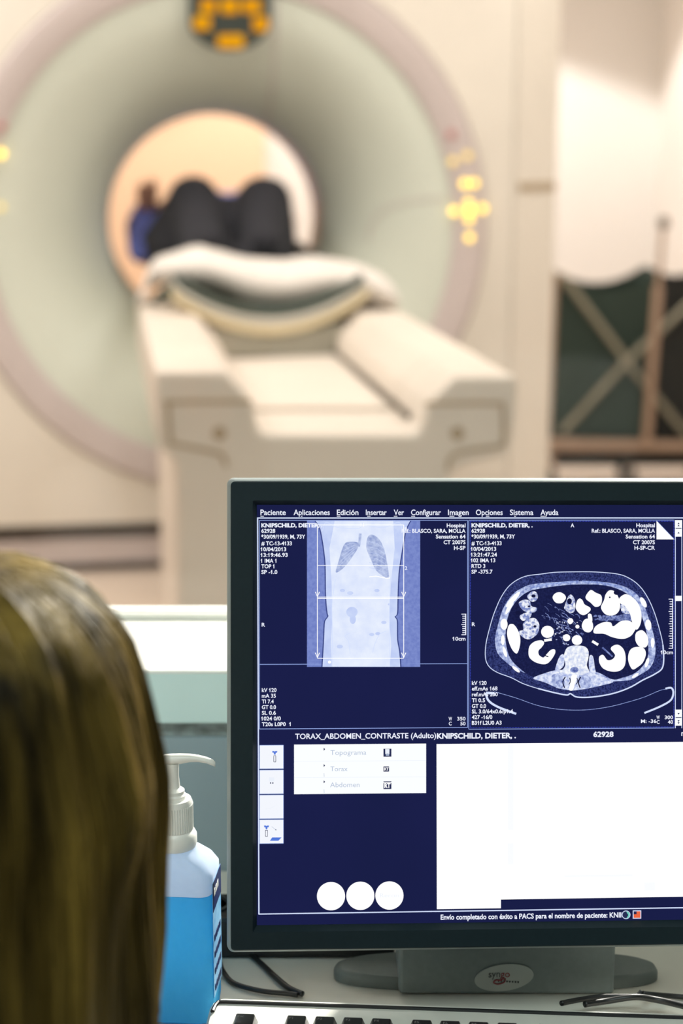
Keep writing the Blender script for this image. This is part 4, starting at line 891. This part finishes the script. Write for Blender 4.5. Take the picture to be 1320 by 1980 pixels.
nt.links.new(nz.outputs['Fac'], cr.inputs['Fac']); nt.links.new(cr.outputs[0], df.inputs['Color']); nt.links.new(cr.outputs[0], tl.inputs['Color'])
nt.links.new(df.outputs[0], mx.inputs[1]); nt.links.new(tl.outputs[0], mx.inputs[2]); nt.links.new(mx.outputs[0], o_.inputs['Surface'])
mb = MB(); mb.loft([sq(hw - .006, hd - .006, .006, DZ + .0006), sq(hw - .001, hd - .001, .008, DZ + .004), sq(hw, hd, .009, DZ + .012), sq(hw, hd, .009, zl)], None, True, True, True); mb.build('liquid', lq, bot_, smooth='auto')
# label on the right-hand face
def face(u, z, o=.0005):                                         # u from 0 (front edge) to 1 along the right-hand side
    x = hw + o; y = -hd + .006 + u * (2 * hd - .012); return V((bc.x + x * cos(ROT) - y * sin(ROT), bc.y + x * sin(ROT) + y * cos(ROT), z))
M['lab'] = mat('pale_blue_label', (150, 196, 226), .4, scale=90, rgb2=(96, 156, 206)); M['labn'] = mat('navy_label_head', (26, 40, 92), .4)
mb = MB(); z1_, z0_ = zs - .004, DZ + .022
mb.prism([face(0, z0_, .0003), face(1, z0_, .0003), face(1, z1_, .0003), face(0, z1_, .0003)], V((cos(ROT), sin(ROT), 0)) * .0003, M['lab'])
mb.prism([face(0, z1_ - .022, .0006), face(1, z1_ - .022, .0006), face(1, z1_, .0006), face(0, z1_, .0006)], V((cos(ROT), sin(ROT), 0)) * .0003, M['labn'])
rv = random.Random(3)
for i in range(5):
    z = z1_ - .008 if i == 0 else z1_ - .03 - i * .013
    for j in range(4 if i else 3):
        u0 = .1 + j * .2; mb.prism([face(u0, z - .003, .0009), face(u0 + .14, z - .003, .0009), face(u0 + .14, z + .002, .0009), face(u0, z + .002, .0009)], V((cos(ROT), sin(ROT), 0)) * .0002, M['pump'] if i == 0 else M['labn'])
mb.build('label', None, bot_)
# pump
pp = lambda r, y: (r, bz(y))
o0 = V((bc.x, bc.y, 0)); R_ = lambda px: px * tpx
mb = MB(); mb.lathe([(0, bz(1634)), (R_(41), bz(1634)), (R_(43), bz(1628)), (R_(43), bz(1612)), (R_(39), bz(1605)), (R_(36), bz(1602)), (R_(36), bz(1550)), (R_(33), bz(1543)), (0, bz(1543))], o0, n=48); cp_ = mb.build('cap', M['pump'], bot_, smooth='auto')
mb = MB()
for k in range(48):
    a = 2 * pi * k / 48; d = V((cos(a), sin(a), 0)); mb.tube([o0 + d * R_(36) + ZZ * bz(1600), o0 + d * R_(36) + ZZ * bz(1553)], .0005, n=5)
mb.build('cap_ridges', M['pump'], cp_)
mb = MB(); mb.lathe([(0, bz(1545)), (R_(24), bz(1545)), (R_(24), bz(1536)), (R_(21), bz(1533)), (R_(21), bz(1527)), (R_(17), bz(1524)), (R_(13), bz(1522)), (R_(11), bz(1500)), (R_(12), bz(1476)), (0, bz(1476))], o0, n=32); mb.build('pump_collar', M['pump'], bot_, smooth='auto')
mb = MB(); loops = []
for x, y, a, h in ((308, 1469, 4, 5), (318, 1468, 10, 9.5), (332, 1468, 12, 10.5), (348, 1467, 11, 10), (366, 1465.5, 10, 8), (384, 1466.5, 9, 6.5), (400, 1470, 8, 6), (411, 1474.5, 7, 6), (416, 1478, 5, 5)):
    c = P_y(x, y, bc.y); loops.append([c + V((0, R_(a) * cos(t), R_(h) * sin(t))) for t in [2 * pi * k / 20 for k in range(20)]])
mb.loft(loops, None, True, True, True); mb.build('pump_nozzle', M['pump'], bot_, smooth=True)

# ================================================================== CABLES AND STRIP
def cable(pts, r, label, group=None):
    p = [P_z(x, y, DZ + r + dz) for x, y, dz in pts]
    mb = MB(); mb.tube(spline(p, 8), r, n=10); o = mb.build('cable', M['black'], None, smooth=True, origin=p[-1]); tag(o, label, 'cable', group)
cable([(470, 1832, .002), (484, 1845, .001), (508, 1866, .001), (532, 1889, .001), (558, 1910, .001), (585, 1922, .001)], .0022, 'black cable running straight down from under the monitor towards the keyboard', 'black cables on the desk')
cable([(425, 1862, .001), (431, 1878, .001), (452, 1901, .001), (505, 1916, .001), (560, 1921.5, .001), (575, 1924, .001)], .002, 'black cable curving from beside the blue bottle to the keyboard', 'black cables on the desk')
cable([(1240, 1918, .016), (1225, 1926, .014), (1165, 1927, .014), (1120, 1933, .014), (1085, 1940, .018)], .002, 'thin black cable ending nearest the badge on the monitor stand', 'black cables on the desk')
cable([(1340, 1950, .018), (1300, 1940, .014), (1262, 1932, .014), (1225, 1928, .019), (1170, 1936, .016), (1130, 1942, .018)], .0024, 'thicker black cable looping behind the keyboard on the right', 'black cables on the desk')
cable([(1350, 1930, .001), (1300, 1926, .001), (1262, 1923, .006), (1244, 1921, .012)], .002, 'black cable farthest right behind the keyboard, running out of the picture', 'black cables on the desk')
ps = thing('power_strip', V((-.044, 1.261, DZ)), 'black strip lying on the desk behind the monitor, by the bottle', 'power strip')
mb = MB(); mb.box((-.13, 1.238, DZ + .0005), (.042, 1.284, DZ + .036)); mb.build('strip_body', M['blackmat'], ps, bevel=.004)
for i in range(4):
    mb = MB(); c = V((-.105 + i * .041, 1.261, DZ + .036)); mb.lathe([(.0, 0), (.017, 0), (.017, .002), (.014, .002), (.013, -.0), (0, 0)], c, n=24); mb.build('socket', M['black'], ps)

# ================================================================== HAMPER TROLLEY AT THE RIGHT
HY = 6.45
def Hh(x, y, d=0): return P_y(x, y, HY + d)
hm = thing('linen_hamper', V((Hh(1215, 900).x, HY + .15, 0)), 'dark green canvas hamper on a crossed tube frame beside the scanner', 'hamper')
def bag(x0, x1, sag, name, m, dep, ex=0):
    mb = MB(); n = 16; rows = []
    for j in range(9):
        f = j / 8; row = []
        for i in range(n + 1):
            s = i / n; x = x0 + (x1 - x0) * s; yt = 526 + sag * (1 - (2 * s - 1) ** 2) + ex * s; y = yt + (868 - yt) * f
            row.append(Hh(x - 18 * f * (1 if x0 < 1200 else .6), y, .03 + .03 * sin(pi * s) * sin(pi * min(1, f * 1.1)) + .01 * sin(9 * s + 3 * f)))
        rows.append(row)
    loops = []
    for r in rows: loops.append(r + [p + V((0, dep, 0)) for p in r[::-1]])
    mb.loft(loops, None, True, False, True); return mb.build(name, m, hm, smooth=True)
bag(1076, 1270, 34, 'bag', M['bag'], .30); bag(1276, 1400, 22, 'bag', M['bag2'], .30, -6)
for a, b_, r, d in (((1085, 531), (1215, 702), .013, 0), ((1203, 690), (1335, 850), .012, .0), ((1086, 836), (1210, 700), .013, -.012), ((1200, 710), (1345, 575), .012, -.012)):
    mb = MB(); mb.tube([Hh(*a, d), Hh(*b_, d)], r, n=10); mb.build('cross_brace', M['strap'], hm)
mb = MB(); mb.tube([Hh(1282, 436, -.03), Hh(1272, 560, -.03)], .010); mb.tube([Hh(1272, 555, -.03), Hh(1250, 852, -.03)], .018); mb.build('post', M['tube'], hm)
mb = MB(); mb.lathe([(0, -.02), (.016, -.02), (.02, -.008), (.02, .008), (.014, .02), (0, .022)], Hh(1283, 430, -.03), n=20); mb.build('post_knob', M['dark'], hm, smooth=True)
mb = MB(); mb.tube([Hh(1074, 528, 0), Hh(1056, 880, 0)], .011); mb.build('post', M['tube'], hm)
mb = MB(); mb.tube([Hh(1050, 857, -.02), Hh(1400, 864, -.02)], .02); mb.build('lower_bar', M['tube'], hm)
zf = Hh(1090, 862).z
mb = MB(); q0, q1 = Hh(1052, 862), Hh(1400, 862); mb.box((q0.x, HY - .02, zf - .02), (q1.x, HY + .34, zf - .002)); mb.build('tray', M['tube'], hm, bevel=.006)
mb = MB(); mb.box((q0.x + .04, HY + .0, .11), (q1.x, HY + .33, zf - .03)); mb.build('lower_basket', M['bag2'], hm, bevel=.02)
for x in (1070, 1225, 1372):
    for d in (.03, .29):
        c = Hh(x, 900); mb = MB(); mb.tube([V((c.x, HY + d, zf - .03)), V((c.x, HY + d, .10))], .012)
        mb.build('leg', M['tube'], hm)
        mb = MB(); mb.lathe([(0, -.014), (.04, -.014), (.048, -.006), (.048, .006), (.04, .014), (0, .014)], V((c.x, HY + d + .01, .05)), V((1, 0, 0)), 24); mb.build('caster', M['black'], hm, smooth='auto')

# ================================================================== LIGHT
def area(name, loc, target, sx, sy, power, col, spread=None):
    l = bpy.data.lights.new(name, 'AREA'); l.shape = 'RECTANGLE'; l.size = sx; l.size_y = sy; l.energy = power; l.color = col
    if spread: l.spread = radians(spread)
    o = bpy.data.objects.new(name, l); COL.objects.link(o); o.location = loc
    o.rotation_euler = (V(target) - V(loc)).to_track_quat('-Z', 'Y').to_euler(); return o
WARM = (1, .955, .905)
area('ceiling_lamp_near', (-.6, 3.5, 2.7), (-.6, 3.5, 0), 1.2, .6, 22, WARM)
area('ceiling_lamp_mid', (-1.9, 4.6, 2.7), (-1.9, 4.6, 0), 1.2, .6, 43, WARM)
area('ceiling_lamp_right', (.8, 4.4, 2.7), (.8, 4.4, 0), .6, 1.2, 22, WARM)
area('ceiling_lamp_rear', (-1.0, 7.0, 2.7), (-1.0, 7.1, 0), 1.2, .5, 23, (1, .93, .85))
sl = bpy.data.lights.new('corner_downlight', 'SPOT'); sl.energy = 128; sl.spot_size = radians(113.5); sl.spot_blend = .08; sl.shadow_soft_size = .05; sl.color = (1, .98, .96)
so = bpy.data.objects.new('corner_downlight', sl); COL.objects.link(so); so.location = (CX - .99, BWY - 1.27, 2.6)
# lamp over the window on the scanner side, shining down through the glass on sill and desk
area('window_lamp', (1.25, 3.9, 2.6), (.05, 1.35, .85),  .3, .2, 18, (1, .97, .9), 40)
# control room: dim cool ceiling lamp behind the operator
area('control_lamp', (-.2, -.1, 2.55), (-.2, 0.4, .9), 1.2, .6, 27, (.84, 1, .97))
w = bpy.data.worlds.new('World'); SC.world = w; w.use_nodes = True
w.node_tree.nodes['Background'].inputs['Color'].default_value = (.5, .55, .55, 1); w.node_tree.nodes['Background'].inputs['Strength'].default_value = .05

# ================================================================== CAMERA
cd = bpy.data.cameras.new('camera'); co = bpy.data.objects.new('camera', cd); COL.objects.link(co)
cd.sensor_fit = 'VERTICAL'; cd.sensor_height = 36; cd.sensor_width = 24; cd.lens = FPX / 1980 * 36
co.location = CAM; co.rotation_euler = (pi / 2 - PITCH, 0, 0)
cd.dof.use_dof = True; cd.dof.focus_distance = 1.225; cd.dof.aperture_fstop = 4.0; cd.clip_start = .05
SC.camera = co
SC.view_settings.view_transform = 'Standard'; SC.view_settings.look = 'None'; SC.view_settings.gamma = 1; SC.view_settings.use_curve_mapping = False
SC.view_settings.exposure = 0
for o in bpy.data.objects:
    if '_o' in o: del o['_o']
